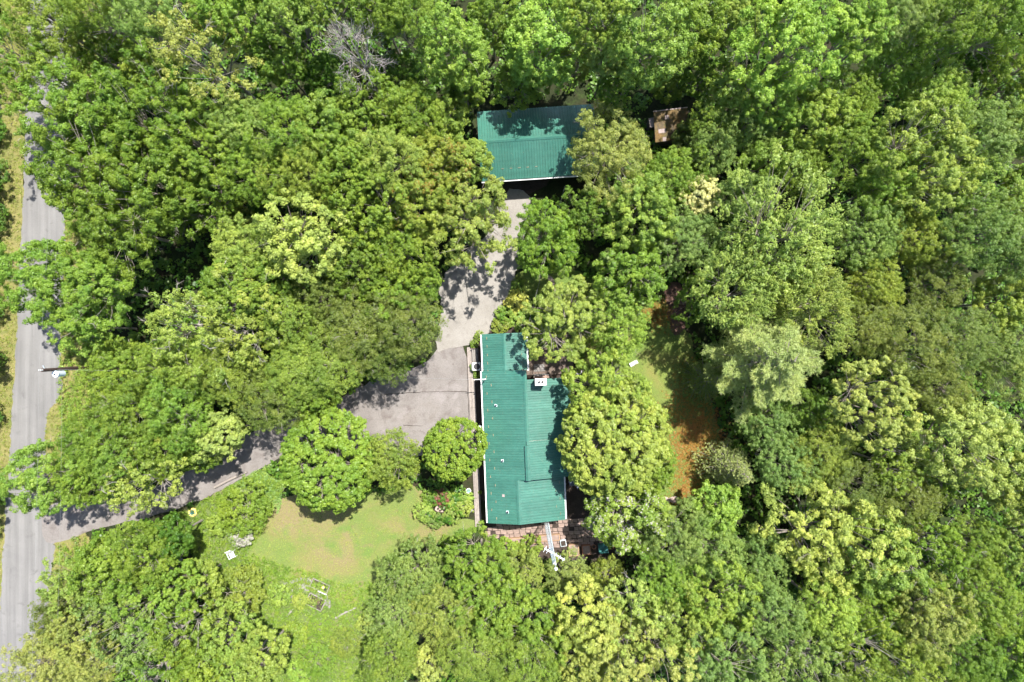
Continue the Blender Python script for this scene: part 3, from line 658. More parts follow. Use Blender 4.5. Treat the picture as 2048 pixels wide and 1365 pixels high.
def _broadleaf(seed, R=4.5, h=11.0, depth=7.5, nb=70, rb=0.85, nsub=7, rs=0.36, nl=36, L=0.21, W=0.14, amp=0.28, spread=1.0, upw=0.6, flat=0.75,
                   inner=0.35, ntwig=0, zmin=-0.35, nlobes=7, spiky=False, petals=0.0, trunk_r=0.2, layered=False, twig_r=0.016, twig_len=0.95, lean=(0, 0), kj=(0.86, 1.06), nl_k=1.0, L_k=1.0):
    nl = int(nl*nl_k); L *= L_k; W *= L_k
    rng = np.random.default_rng(seed); Hc = depth/2; zc = h - Hc; f = lobed(rng, nlobes, amp)
    d = fib(nb, rng, zmin); nt_ = max(3, nb//18); d[:nt_] = unit(np.column_stack([rng.normal(size=(nt_, 2))*0.22, np.ones(nt_)])); k = f(d)[:, None]*rng.uniform(kj[0], kj[1], (nb, 1))
    tips = d*np.array([R - rb*0.6, R - rb*0.6, Hc - rb*0.5])*k
    ni = int(nb*inner); di = fib(ni, rng, zmin); tin = di*np.array([R, R, Hc])*rng.uniform(0.35, 0.68, (ni, 1))
    T = np.vstack([tips, tin]); D = np.vstack([d, di])
    ok = T[:, 2] + zc > 0.12*h; T = T[ok]; D = D[ok]
    T[:, :2] += np.array(lean)*(0.7 + T[:, 2:3]/Hc*0.5)
    nbb = len(T); bcl = rng.uniform(0, 1, nbb)
    if layered:
        T[:, 2] = np.round(T[:, 2]/1.1)*1.1 + rng.normal(size=nbb)*0.12
    if not spiky:
        off = rng.normal(size=(nbb, nsub, 3)); off = unit(off)*rng.uniform(0.25, 1.0, (nbb, nsub, 1))*rb*spread
        off[..., 2] *= flat; off += D[:, None, :]*rb*0.12
        C = (T[:, None, :] + off).reshape(-1, 3); Dn = np.repeat(D, nsub, 0); ccl = np.repeat(bcl, nsub)*0.6 + rng.uniform(0, 0.4, nbb*nsub)
        rr = rs*rng.uniform(0.7, 1.3, (len(C), 1, 1))
        dirs = unit(rng.normal(size=(len(C), nl, 3)) + Dn[:, None, :]*0.55 + np.array([0, 0, 0.45]))
        pos = C[:, None, :] + dirs*rr*rng.uniform(0.55, 1.0, (len(C), nl, 1))*np.array([1, 1, 0.8])
        nrm = unit(dirs*1.0 + np.array([0, 0, upw]) + rng.normal(size=dirs.shape)*0.36)
        pos = pos.reshape(-1, 3); nrm = nrm.reshape(-1, 3); cl = np.repeat(ccl, nl); axis = None
        # loose leaves that break up the outline
    else:
        ns = nsub; sd = unit(D[:, None, :]*0.75 + np.array([0, 0, 0.75]) + rng.normal(size=(nbb, ns, 3))*0.55)
        ln = rng.uniform(0.8, 1.5, (nbb, ns, 1))*rb*1.3; st = T[:, None, :] + rng.normal(size=(nbb, ns, 3))*rb*0.45 - sd*ln*0.4
        t = rng.uniform(0.05, 1.0, (nbb, ns, nl, 1)); sv = sd[:, :, None, :]; side = unit(np.cross(sv + 1e-3, rng.normal(size=(nbb, ns, nl, 3))))
        pos = st[:, :, None, :] + sv*ln[:, :, None, :]*t + side*rs*(1.15 - t*0.75)*rng.uniform(0.3, 1.0, (nbb, ns, nl, 1)) - np.array([0, 0, 0.06])
        nrm = unit(np.array([0, 0, 0.9]) + side*0.35 + sv*0.2 + rng.normal(size=pos.shape)*0.35)
        axis = unit(side*0.8 + sv*0.7 - np.array([0, 0, 0.25])).reshape(-1, 3)
        cl = (np.repeat(bcl, ns*nl)*0.6 + np.repeat(rng.uniform(0, 0.4, nbb*ns), nl)); pos = pos.reshape(-1, 3); nrm = nrm.reshape(-1, 3)
    pos[:, 2] += zc; n = len(pos); Ls = L*rng.uniform(0.65, 1.25, n); mi = None; mats = [M['leaf']]
    if petals:
        mi = (cl*0 + (rng.uniform(0, 1, n) < petals*(0.3 + 1.4*(np.sin(pos[:, 0]*2.3) + np.cos(pos[:, 1]*2.9) > 0.2)))).astype(int); mats = [M['leaf'], M['petal']]
    crown = leaf_mesh('crown', pos, nrm, Ls, Ls*W/L, cl, mats, rng, mi, axis)
    tw = []
    for _ in range(ntwig):
        i = rng.integers(0, len(tips)); o = T[i] + np.array([0, 0, zc]) + rng.normal(size=3)*0.25
        dd = unit(D[i]*np.array([1, 1, 0.4]) + rng.normal(size=3)*0.35); tw.append((o + D[i]*rb*0.2, dd*twig_len*rng.uniform(0.6, 1.5)))
    Tz = T.copy(); Tz[:, 2] += zc
    trunk = branch_mesh('trunk', rng, Tz, zc, R, h, trunk_r, 7, twigs=tw, lean=lean, twig_r=twig_r)
    return dict(R=R, h=h, crown=crown, trunk=trunk, zc=zc)

def make_pine(seed, R=5.0, h=14.0, tiers=10, per=8, z0=0.22, L=0.22, W=0.05, droop=0.0, tuft=15, step=0.42, tipup=0.5, trunk_r=0.22, power=0.8, qs=0.5, wk=0.42):
    rng = np.random.default_rng(seed); pos = []; nrm = []; ax = []; cl = []; m = MB()
    m.tube([(0, 0, -0.2), (0.03, 0, h*0.5), (0, 0.02, h*0.97)], [trunk_r*1.2, trunk_r*0.7, 0.03], 8)
    for k in range(tiers):
        fz = z0 + (0.985 - z0)*k/(tiers - 1); z = h*fz; ln = R*((1 - fz)/(1 - z0))**power*1.0 + 0.25
        ph0 = rng.uniform(0, 6.28)
        for j in range(per):
            a = ph0 + 6.283*j/per + rng.normal()*0.16; l = ln*rng.uniform(0.72, 1.08); c = rng.uniform()
            dr = np.array([math.cos(a), math.sin(a), 0]); sd = np.array([-math.sin(a), math.cos(a), 0]); z_ = z + rng.normal()*0.18
            P_ = lambda t: dr*l*t + np.array([0, 0, z_ + l*(0.10*t - droop*t + tipup*0.22*t*t)])
            m.tube([Vector(P_(t)) for t in (0.0, 0.35, 0.7, 1.0)], [0.07, 0.05, 0.03, 0.012], 4, False)
            s = l*0.22
            while s < l:
                t = s/l; w = (l - s)*wk + 0.22
                for q in np.arange(-1, 1.01, qs):
                    base = P_(t) + sd*w*q*rng.uniform(0.7, 1.1) + dr*abs(q)*w*0.55 + rng.normal(size=3)*0.07 + np.array([0, 0, 0.12*abs(q)])
                    fd = unit(dr*0.8 + sd*q*0.8 + np.array([0, 0, 0.35 + tipup*0.4]))
                    v = unit(rng.normal(size=(tuft, 3))*0.75 + fd*0.9); pos.append(base + v*L*0.5*rng.uniform(0.5, 1.3, (tuft, 1))); ax.append(v)
                    nrm.append(unit(rng.normal(size=(tuft, 3))*0.6 + np.array([0, 0, 1]))); cl.append(np.full(tuft, c*0.5 + rng.uniform(0, 0.5)))
                s += step*rng.uniform(0.8, 1.2)
    pos = np.vstack(pos); nrm = np.vstack(nrm); ax = np.vstack(ax); cl = np.concatenate(cl)
    nrm = unit(nrm - ax*np.sum(nrm*ax, 1, keepdims=True)*0.8)
    return dict(R=R, h=h, crown=leaf_mesh('crown', pos, nrm, L*rng.uniform(0.8, 1.3, len(pos)), W, cl, [M['needle']], rng, None, ax), trunk=m.mesh('trunk'), zc=h*0.6)

def make_dead(seed, R=3.2, h=11.0, lean=(0, 0)):
    rng = np.random.default_rng(seed); d = fib(16, rng, 0.0, 0.25); zc = h*0.68
    tips = d*np.array([R*0.7, R*0.7, h*0.26]) + np.array([lean[0], lean[1], zc])
    tw = []
    for i in range(len(tips)):
        for _ in range(13):
            tw.append((tips[i]*rng.uniform(0.86, 1.0) + rng.normal(size=3)*0.3, unit(d[i] + rng.normal(size=3)*0.7)*rng.uniform(0.5, 1.1)))
    return dict(R=R, h=h, crown=None, trunk=branch_mesh('trunk', rng, tips, zc, R, h, 0.17, 7, twigs=tw, lean=lean, twig_r=0.015), zc=zc)

VAR = {
 'maple':  [make_broadleaf(s, 4.5, 11, 8.0, nb, rb, 8, rs, nl, L, W, am, inner=0.4, spread=sp, nlobes=nlb, ntwig=tw) for s, nb, rb, rs, nl, L, W, am, sp, nlb, tw in
            ((11, 54, 0.95, 0.37, 40, 0.21, 0.15, 0.34, 0.86, 7, 3), (12, 76, 0.78, 0.31, 34, 0.18, 0.12, 0.42, 0.95, 10, 6), (13, 46, 1.15, 0.40, 46, 0.22, 0.15, 0.40, 0.80, 6, 4), (14, 84, 0.76, 0.30, 42, 0.17, 0.12, 0.40, 0.9, 12, 4), (15, 60, 0.9, 0.34, 40, 0.20, 0.11, 0.30, 1.05, 8, 5))],
 'oak':    [make_broadleaf(s, 5.6, 12.5, 8.5, 76, 1.0, 8, 0.40, 42, 0.21, 0.13, 0.42, nlobes=10, inner=0.35, spread=0.86, ntwig=8) for s in (21, 22, 23)],
 'round':  [make_broadleaf(s, 4.4, 9.0, 7.4, 320, 0.50, 5, 0.26, 34, 0.165, 0.115, 0.08, flat=0.6, inner=0.10, zmin=-0.2, kj=(0.93, 1.03)) for s in (31, 32)],
 'fine':   [make_broadleaf(s, 4.5, 11, 8.0, 66, 0.95, 11, 0.34, 34, 0.145, 0.092, 0.36, spread=1.15, upw=0.75, ntwig=6) for s in (41, 42, 43, 44)],
 'locust': [make_broadleaf(s, 4.8, 10, 6.0, 60, 1.05, 12, 0.36, 24, 0.18, 0.075, 0.34, spread=1.15, flat=0.35, upw=1.1, layered=True, ntwig=5) for s in (51, 52)],
 'airy':   [make_broadleaf(s, 4.5, 11.5, 7.5, 50, 0.85, 7, 0.34, 27, 0.20, 0.13, 0.48, spread=1.1, inner=0.25, ntwig=26, nlobes=9, twig_r=0.018) for s in (61, 62, 63)],
 'spiky':  [make_broadleaf(s, 5.4, 12, 8.5, 96, 0.85, 7, 0.24, 26, 0.22, 0.10, 0.34, spiky=True, inner=0.3) for s in (71, 72)],
 'small':  [make_broadleaf(s, 2.6, 6.5, 4.6, 40, 0.62, 7, 0.30, 32, 0.185, 0.125, 0.28, trunk_r=0.10, inner=0.35) for s in (81, 82, 83)],
 'flower': [make_broadleaf(91, 3.6, 8.0, 6.0, 58, 0.72, 7, 0.30, 32, 0.20, 0.14, 0.32, petals=0.13)],
 'tallm':  [make_broadleaf(s, 3.8, 14, 11.0, 78, 0.9, 7, 0.36, 32, 0.21, 0.15, 0.36, nlobes=10, zmin=-0.6) for s in (95, 96)],
 'shrub':  [make_broadleaf(s, 1.2, 1.7, 1.5, 24, 0.34, 6, 0.17, 22, 0.13, 0.085, 0.22, trunk_r=0.03, inner=0.2, zmin=-0.2) for s in (101, 102)],
 'fshrub': [make_broadleaf(105, 1.2, 1.7, 1.5, 26, 0.34, 6, 0.17, 24, 0.13, 0.085, 0.22, trunk_r=0.03, petals=0.5)],
 'bush':   [make_broadleaf(s, 2.4, 3.2, 2.8, 62, 0.5, 7, 0.20, 24, 0.13, 0.07, 0.16, trunk_r=0.06, inner=0.2, zmin=-0.2, flat=0.6) for s in (108, 109)],
 'pine':   [make_pine(111, 5.0, 14.0, 9, 5, 0.3, 0.30, 0.035, 0.0, 14, 0.26, 0.7, 0.22, 0.55, 0.25, 0.34)],
 'spruce': [make_pine(115, 2.7, 7.5, 11, 8, 0.08, 0.16, 0.045, 0.15, 13, 0.30, 0.4, 0.12, 0.9)],
 'dead':   [make_dead(121), make_dead(122, 2.4, 8)],
}
COLS = {
 'lime': (0.315, 0.385, 0.088), 'bright': (0.220, 0.325, 0.052), 'yel': (0.265, 0.312, 0.075), 'mid': (0.174, 0.275, 0.033), 'green': (0.142, 0.236, 0.027),
 'dark': (0.090, 0.187, 0.020), 'olive': (0.201, 0.275, 0.038), 'dolive': (0.137, 0.189, 0.033), 'grey': (0.190, 0.281, 0.064), 'blue': (0.152, 0.225, 0.046),
 'pale': (0.262, 0.330, 0.092), 'light': (0.234, 0.352, 0.055), 'yg': (0.240, 0.322, 0.060), 'cream': (0.574, 0.550, 0.249), 'spr': (0.264, 0.320, 0.105),
 'orange': (0.36, 0.20, 0.045), 'red': (0.235, 0.106, 0.071), 'gold': (0.42, 0.42, 0.08), 'bluegrey': (0.208, 0.330, 0.091),
}
BARK = {'airy': (0.30, 0.27, 0.24), 'dead': (0.30, 0.265, 0.245), 'oak': (0.30, 0.26, 0.22), 'flower': (0.28, 0.25, 0.22)}
_count = {}
rng_t = random.Random(2024)
def plant(cx, cy, r, h, kind, col, label, name='broadleaf_tree', cat='tree', group=None, accent=None, share=0.0, rot=None, ground=False):
    vs = VAR[kind]; i = _count.get(kind, 0); _count[kind] = i + 1; v = vs[i % len(vs)]
    zv = h*0.72 if not ground else h*0.5
    p = P(cx, cy, zv); Rw = r*(CAM_H - zv)/FPX*(1.0 if ground else (0.93 if kind in ('round', 'pine', 'spruce', 'spiky', 'small', 'dead') else (0.97 if 1030 < cx < 1330 and 560 < cy < 1060 else 0.885))); s = Rw/v['R']
    e = empty(name, (p.x, p.y, 0), rng_t.uniform(0, 6.283) if rot is None else rot); sy = s*rng_t.uniform(0.94, 1.06)
    vz = h/v['h']; cz = min(max(vz, 0.8*s), 1.3*s)      # keep leaves from being stretched: tall slim trees stand on longer trunks
    tag(e, label, cat, group)
    jit = [rng_t.uniform(0.92, 1.08) for _ in range(3)]; c = COLS[col]; f = rng_t.uniform(0.93, 1.08)
    t = link('trunk', v['trunk'], M['bark'], e); b = BARK.get(kind, (0.22, 0.19, 0.16)); t.color = (*b, 1); t.scale = (s, sy, vz)
    if v['crown'] is not None:
        k = link('crown', v['crown'], None, e); k.color = (c[0]*jit[0]*f, c[1]*f, c[2]*jit[2]*f, 1)
        k.scale = (s, sy, cz); k.location = (0, 0, h - v['h']*cz if kind not in ('shrub', 'fshrub', 'bush') else 0.0)
        if accent: k['accent'] = accent; k['accent_share'] = share
    return e

# ---------------------------------------------------------------- the trees one can tell apart: photo x, y, crown radius (px), height (m), kind, colour, label
ORG = (0.40, 0.25, 0.06); YEL = (0.34, 0.34, 0.08)
TREES = [
 # left edge and the road
 (-150, 60, 90, 9, 'maple', 'dark', 'dark tree beyond the left edge at the top of the road'),
 (-150, 300, 86, 9, 'maple', 'dark', 'dark tree beyond the left edge beside the upper dry verge'),
 (-150, 700, 86, 9, 'maple', 'dark', 'dark tree beyond the left edge level with the pole'),
 (-150, 1000, 86, 9, 'maple', 'dark', 'dark tree beyond the left edge opposite the drive entrance'),
 (28, 105, 80, 13, 'airy', 'mid', 'loose green tree leaning across the road to the left edge near the top'),
 (112, 50, 82, 13, 'fine', 'olive', 'hazy olive tree arching over the road in the top left corner'),
 (195, 25, 66, 15, 'fine', 'mid', 'green tree at the top edge, right of the road'),
 (118, 165, 76, 12, 'airy', 'mid', 'thin tree over the road with gravel showing through its crown'),
 (40, 190, 56, 12, 'airy', 'mid', 'small loose crown over the road just above its open stretch'),
 (215, 105, 62, 10, 'maple', 'green', 'dark green tree between road and yellow olive tree'),
 (300, 148, 44, 9, 'small', 'bright', 'small bright tree under the left side of the yellow olive tree'),
 (300, 45, 66, 14, 'fine', 'grey', 'grey green feathery tree at the top edge above the yellow olive tree'),
 (412, 108, 100, 15, 'airy', 'yel', 'yellow olive tree with bare pale twigs near the top left'),
 (490, 38, 80, 15, 'maple', 'mid', 'green tree right above the yellow olive tree'),
 (578, 40, 66, 15, 'maple', 'bright', 'sunlit tree at the top edge, upper left of the dead tree'),
 (560, 128, 66, 11, 'maple', 'mid', 'green tree between the yellow olive tree and the dead tree'),
 (650, 8, 60, 14, 'maple', 'mid', 'tree at the top edge straight above the dead tree'),
 (760, 14, 66, 14, 'tallm', 'green', 'tall shaded tree at the top edge, upper right of the dead tree'),
 (815, 40, 60, 15, 'fine', 'mid', 'tree at the top edge left of the pale green pair'),
 (650, 150, 50, 7, 'maple', 'dark', 'low dark tree in the gap left of the dead tree'),
 (800, 150, 60, 8, 'maple', 'dark', 'low dark tree in the gap right of the dead tree'),
 # the big oak mass by the road
 (180, 232, 106, 13, 'oak', 'mid', 'big chunky crowned oak beside the road, uppermost of the roadside group'),
 (315, 235, 104, 13, 'oak', 'green', 'broad oak right behind the uppermost roadside oak'),
 (168, 350, 108, 13, 'oak', 'green', 'big oak whose boughs hide the road right edge above mid height'),
 (300, 365, 112, 13, 'oak', 'green', 'largest dark green oak in the middle of the roadside group'),
 (405, 300, 82, 12, 'oak', 'mid', 'oak at the right end of the roadside group'),
 (240, 455, 92, 12, 'oak', 'green', 'lowest oak of the roadside group above the overhanging boughs'),
 (95, 560, 98, 11, 'oak', 'mid', 'oak spreading its boughs across the whole road'),
 (190, 580, 88, 12, 'oak', 'mid', 'oak right beside the one that crosses the road'),
 (188, 655, 56, 9, 'oak', 'bright', 'smaller sunlit oak crown below the boughs that cross the road'),
 (420, 390, 70, 10, 'maple', 'green', 'shaded tree between the oaks and the lime tree'),
 (372, 432, 50, 7, 'fine', 'green', 'low tree left of the dark clearing in the left woods'),
 # upper left middle
 (500, 260, 72, 12, 'fine', 'yg', 'yellow green tree right next to the end of the oaks'),
 (580, 270, 92, 12, 'fine', 'mid', 'wide fine leaved tree halfway between the oaks and the barn'),
 (660, 260, 78, 12, 'maple', 'bright', 'bright tree below the dead tree on the way to the barn'),
 (735, 225, 66, 11, 'maple', 'mid', 'green tree directly below the dead tree'),
 (812, 235, 76, 11, 'fine', 'mid', 'tree left of the barn, second from its corner'),
 (888, 245, 52, 8, 'small', 'bright', 'small bright tree just left of the barn roof corner'),
 (530, 350, 66, 11, 'fine', 'mid', 'tree above the lime tree, left of its top'),
 (615, 350, 76, 12, 'fine', 'olive', 'soft olive tree directly above the lime tree'),
 (700, 345, 72, 12, 'maple', 'mid', 'green tree upper right of the lime tree'),
 (785, 330, 76, 12, 'fine', 'yg', 'yellow green tree two crowns left of the barn front'),
 (868, 335, 72, 11, 'maple', 'olive', 'orange tipped olive tree left of the barn front', ORG, 0.35),
 (940, 322, 50, 9, 'small', 'bright', 'small bright tree overlapping the left front corner of the barn roof'),
 (930, 430, 100, 10, 'maple', 'yg', 'big yellow olive tree overhanging the left of the gravel drive', YEL, 0.3),
 (845, 410, 72, 11, 'maple', 'olive', 'orange tinged tree left behind the one overhanging the gravel drive', ORG, 0.3),
 (740, 430, 76, 11, 'maple', 'mid', 'green tree right beside the lime tree'),
 (800, 500, 78, 10, 'fine', 'mid', 'green tree below left of the gravel drive overhang'),
 (725, 535, 66, 10, 'maple', 'green', 'dark green tree touching the lime tree lower right side'),
 (618, 482, 104, 13, 'maple', 'lime', 'brilliant lime yellow tree with pale branches in the left woods'),
 (485, 500, 66, 11, 'fine', 'yg', 'yellow green tree left of the lime tree'),
 (488, 572, 76, 11, 'round', 'mid', 'rounded green tree left below the lime tree'),
 (560, 560, 56, 9, 'fine', 'green', 'tree tucked under the lime tree lower edge'),
 (838, 575, 50, 8, 'fine', 'mid', 'leafy tree at the left bank of the gravel drive bend'),
 (785, 600, 66, 9, 'maple', 'mid', 'green tree between the lime tree and the parking area'),
 # left middle
 (375, 650, 84, 12, 'airy', 'yg', 'airy yellow green tree with dead twigs, left of its twin'),
 (485, 655, 88, 12, 'airy', 'yg', 'airy yellow green tree with dead twigs, right of its twin'),
 (575, 645, 66, 10, 'fine', 'olive', 'soft olive tree right of the two airy trees'),
 (655, 600, 62, 9, 'fine', 'dolive', 'dim olive tree below the lime tree'),
 (725, 660, 100, 10, 'locust', 'dolive', 'dark feathery olive tree above the parking area, largest of its kind'),
 (815, 655, 78, 10, 'locust', 'dolive', 'dark feathery olive tree reaching the gravel drive edge'),
 (660, 725, 82, 10, 'locust', 'olive', 'feathery olive tree at the upper left of the parking area'),
 (775, 715, 58, 8, 'locust', 'dolive', 'feathery tree overhanging the top edge of the parking area'),
 (595, 745, 72, 10, 'locust', 'olive', 'yellowish feathery tree left of the parking area'),
 (640, 790, 56, 8, 'maple', 'mid', 'green tree at the left tip of the parking area'),
 (545, 800, 74, 9, 'locust', 'dolive', 'dark olive tree above the round lawn maple'),
 (470, 745, 76, 10, 'locust', 'olive', 'olive tree below the right airy tree'),
 (395, 735, 72, 10, 'fine', 'mid', 'green tree below the left airy tree'),
 (310, 740, 66, 9, 'fine', 'mid', 'green tree left below the left airy tree'),
 (236, 745, 72, 9, 'fine', 'mid', 'green tree nearest to the foot of the utility pole'),
 (212, 825, 62, 8, 'fine', 'mid', 'low leafy tree on the verge just below the pole'),
 (270, 830, 84, 10, 'fine', 'green', 'dense green tree two crowns right of the verge below the pole'),
 (355, 820, 76, 10, 'fine', 'mid', 'dense green tree above left of the small lime tree'),
 (168, 890, 62, 8, 'fine', 'green', 'green tree on the verge above the maple at the drive entrance'),
 (225, 905, 72, 10, 'fine', 'mid', 'green tree behind the maple at the drive entrance'),
 (325, 900, 66, 9, 'fine', 'green', 'dark green tree left of the entrance drive, under the dense trees'),
 (448, 866, 52, 8, 'small', 'lime', 'small lime tree beside the entrance drive'),
 (405, 905, 44, 6, 'small', 'green', 'small shaded tree left below the small lime tree'),
 (80, 955, 84, 9, 'oak', 'bright', 'bright maple leaning over the road at the drive entrance'),
 (172, 952, 62, 8, 'fine', 'mid', 'green tree right beside the maple at the drive entrance'),
 (285, 958, 76, 10, 'airy', 'yg', 'half bare tree with pale twigs over the entrance drive'),
 # lawn and house trees
 (652, 926, 106, 9, 'round', 'mid', 'big round maple on the lawn left of the house'),
 (778, 918, 66, 8, 'fine', 'olive', 'olive tree right of the big round lawn maple'),
 (905, 902, 68, 8, 'round', 'mid', 'rounded tree leaning on the west eave of the house'),
 (1132, 640, 76, 8, 'maple', 'yg', 'yellow green maple behind the house wing'),
 (1245, 655, 62, 8, 'fine', 'light', 'soft pale green tree on the back lawn'),
 (1098, 478, 80, 9, 'maple', 'mid', 'maple right of the upper gravel drive'),
 (1258, 540, 84, 9, 'maple', 'mid', 'pale tipped maple right of the tree beside the gravel drive', (0.30, 0.36, 0.12), 0.3),
 (1170, 430, 50, 8, 'maple', 'green', 'dark tree between the drive maple and the bright tree behind the barn'),
 (1285, 415, 80, 10, 'maple', 'bright', 'bright tree below the pale olive tree at the barn right end'),
 (1222, 300, 96, 10, 'fine', 'yel', 'pale olive yellow tree covering the right end of the barn'),
 (1212, 782, 74, 9, 'maple', 'bright', 'bright maple behind the house, upper one of the pair'),
 (1235, 880, 118, 10, 'round', 'yg', 'large sunlit yellow green tree overhanging the east eave'),
 (1295, 945, 60, 8, 'maple', 'mid', 'green tree at the lower right of the large sunlit tree'),
 (1245, 1032, 82, 8, 'flower', 'bright', 'white blossoming tree beyond the southeast corner of the house'),
 # top right
 (910, 96, 74, 14, 'tallm', 'light', 'pale green domed tree above the barn left end'),
 (985, 40, 50, 11, 'tallm', 'green', 'dark gap filling tree between the two pale green trees above the barn'),
 (1078, 90, 84, 13, 'tallm', 'light', 'pale green tree with a bare bough above the barn middle'),
 (930, 176, 50, 7, 'maple', 'mid', 'shaded tree overhanging the barn top left corner'),
 (1046, 166, 56, 7, 'maple', 'mid', 'tree casting its shadow on the back of the barn roof'),
 (1150, 132, 46, 8, 'fine', 'olive', 'olive tree behind the barn right of the middle'),
 (1215, 118, 60, 12, 'maple', 'yg', 'yellowish tree above the barn right end', YEL, 0.3),
 (1175, 45, 66, 15, 'maple', 'mid', 'tree at the top edge above the yellowish tree'),
 (1290, 90, 86, 16, 'tallm', 'bright', 'tall bright tree at the top, above the old shed'),
 (1222, 190, 40, 8, 'maple', 'mid', 'tree between the barn right end and the old shed'),
 (1335, 172, 36, 4, 'small', 'mid', 'small tree right behind the old shed'),
 (1375, 45, 72, 13, 'tallm', 'mid', 'tall tree at the top edge, right of the one above the shed'),
 (1460, 50, 66, 11, 'maple', 'yg', 'yellow green tree at the top edge, left of the pale clustered tree'),
 (1570, 95, 108, 16, 'maple', 'light', 'big pale green clustered tree at the top, right of the shed'),
 (1692, 75, 62, 15, 'maple', 'light', 'pale green tree joined to the right of the big clustered tree'),
 (1408, 158, 46, 6, 'maple', 'green', 'dark tree upper right of the old shed'),
 (1458, 185, 46, 10, 'small', 'bright', 'small bright tree below the big clustered tree, on its left'),
 (1545, 205, 64, 11, 'maple', 'light', 'pale tree right below the big clustered tree'),
 (1500, 255, 62, 9, 'fine', 'grey', 'grey green tree two crowns right of the old shed'),
 (1418, 252, 42, 8, 'fine', 'mid', 'green tree hiding the right side of the old shed'),
 (1622, 240, 68, 11, 'maple', 'light', 'pale clustered tree below the big one, rightmost of three'),
 (1425, 300, 56, 9, 'fine', 'grey', 'grey green tree lower right of the old shed'),
 (1530, 330, 60, 9, 'fine', 'mid', 'green tree above the left side of the spiky tree'),
 (1780, 40, 70, 15, 'fine', 'grey', 'grey green tree at the top edge, two crowns right of the clustered tree'),
 (1775, 140, 66, 11, 'fine', 'mid', 'green tree between the clustered tree and the fan shaped one'),
 (1870, 195, 78, 11, 'fine', 'light', 'fan shaped light green tree in the upper right woods'),
 (1890, 50, 84, 16, 'fine', 'green', 'dark green tree at the top edge near the right corner'),
 (2000, 40, 76, 16, 'fine', 'green', 'dark green tree in the top right corner'),
 (2025, 150, 74, 12, 'maple', 'mid', 'green tree at the right edge, second below the corner'),
 (1950, 120, 50, 8, 'maple', 'dark', 'low dark tree in the gap near the top right corner'),
 (1700, 210, 60, 10, 'fine', 'mid', 'green tree left of the fan shaped one'),
 (1710, 300, 64, 11, 'fine', 'mid', 'green tree below left of the fan shaped one'),
 (1835, 335, 104, 13, 'maple', 'yg', 'wide sunlit tree below the fan shaped one'),
 (1760, 375, 66, 11, 'fine', 'mid', 'tree at the left of the wide sunlit right hand tree'),
 (1960, 275, 76, 12, 'fine', 'grey', 'grey green tree right of the wide sunlit tree'),
 (2040, 270, 62, 12, 'maple', 'bright', 'bright tree at the right edge above mid height'),
 (1945, 375, 72, 11, 'airy', 'yg', 'loose yellow green tree with bare twigs above the blue green ones'),
 (2040, 380, 60, 10, 'maple', 'mid', 'green tree at the right edge above the blue green trees'),
 (1610, 340, 60, 9, 'fine', 'mid', 'green tree directly above the spiky tree'),
 (1400, 392, 40, 8, 'small', 'cream', 'small cream coloured flowering tree in the right woods'),
 (1345, 350, 62, 9, 'fine', 'mid', 'green tree between the pale olive tree and the cream one'),
 (1480, 395, 56, 9, 'fine', 'grey', 'grey green tree right of the cream coloured one'),
 (1370, 475, 72, 9, 'fine', 'grey', 'grey green tree below the cream coloured one'),
 # right middle
 (1565, 480, 128, 13, 'spiky', 'yg', 'huge spiky leaved yellow green tree in the right woods'),
 (1470, 590, 86, 12, 'spiky', 'yg', 'lower left crown of spiky leaves next to the huge one'),
 (1625, 605, 86, 12, 'spiky', 'yg', 'lower right crown of spiky leaves next to the huge one'),
 (1395, 600, 46, 7, 'maple', 'green', 'shaded tree at the edge of the back lawn left of the spiky leaves'),
 (1545, 720, 140, 14, 'pine', 'pale', 'large pale feathery pine at the edge of the back lawn'),
 (1428, 762, 54, 7, 'spruce', 'blue', 'dark blue green conifer in the shade left of the pine'),
 (1730, 480, 72, 11, 'fine', 'grey', 'grey green tree right of the huge spiky tree'),
 (1745, 575, 66, 10, 'fine', 'olive', 'olive tree right below the huge spiky tree'),
 (1830, 480, 66, 10, 'fine', 'olive', 'olive tree left of the blue green trees'),
 (1960, 470, 86, 13, 'fine', 'blue', 'blue green tree at the right, left one of the pair'),
 (2040, 500, 76, 13, 'fine', 'blue', 'blue green tree cut by the right edge'),
 (1860, 570, 70, 9, 'locust', 'dolive', 'dim olive tree in the hollow below the blue green trees'),
 (2010, 605, 66, 10, 'maple', 'yg', 'yellow green tree at the right edge in partial shade'),
 (1730, 660, 72, 10, 'locust', 'dolive', 'dark olive feathery tree right of the pine, topmost of four'),
 (1815, 690, 92, 11, 'locust', 'dolive', 'dark olive feathery tree right of the pine, largest of four'),
 (1905, 680, 78, 11, 'locust', 'dolive', 'dark olive feathery tree right of the pine, rightmost of four'),
 (1870, 775, 76, 10, 'locust', 'dolive', 'dark olive feathery tree right of the pine, lowest of four'),
 (2010, 720, 66, 10, 'fine', 'grey', 'grey green tree at the right edge, level with the pine'),
 (1735, 812, 88, 12, 'maple', 'lime', 'bright lime tree lower right of the pine'),
 (1935, 880, 116, 13, 'maple', 'lime', 'large lime tree near the right edge'),
 (2030, 960, 76, 12, 'maple', 'yg', 'sunlit tree at the right edge below the large lime tree'),
 (1620, 830, 58, 8, 'fine', 'green', 'low green tree between the pine and the lime tree'),
 (1540, 850, 62, 8, 'fine', 'grey', 'grey green tree directly below the pine'),
 (1640, 905, 72, 9, 'locust', 'olive', 'olive tree left below the lime tree next to the pine'),
 (1560, 930, 62, 9, 'fine', 'grey', 'grey tree right of the pale spruce'),
 (1780, 930, 58, 10, 'airy', 'bright', 'thin tree with bare twigs between the two lime trees'),
 (1700, 985, 84, 9, 'locust', 'dolive', 'dim olive tree above the yellow tree of the lower right'),
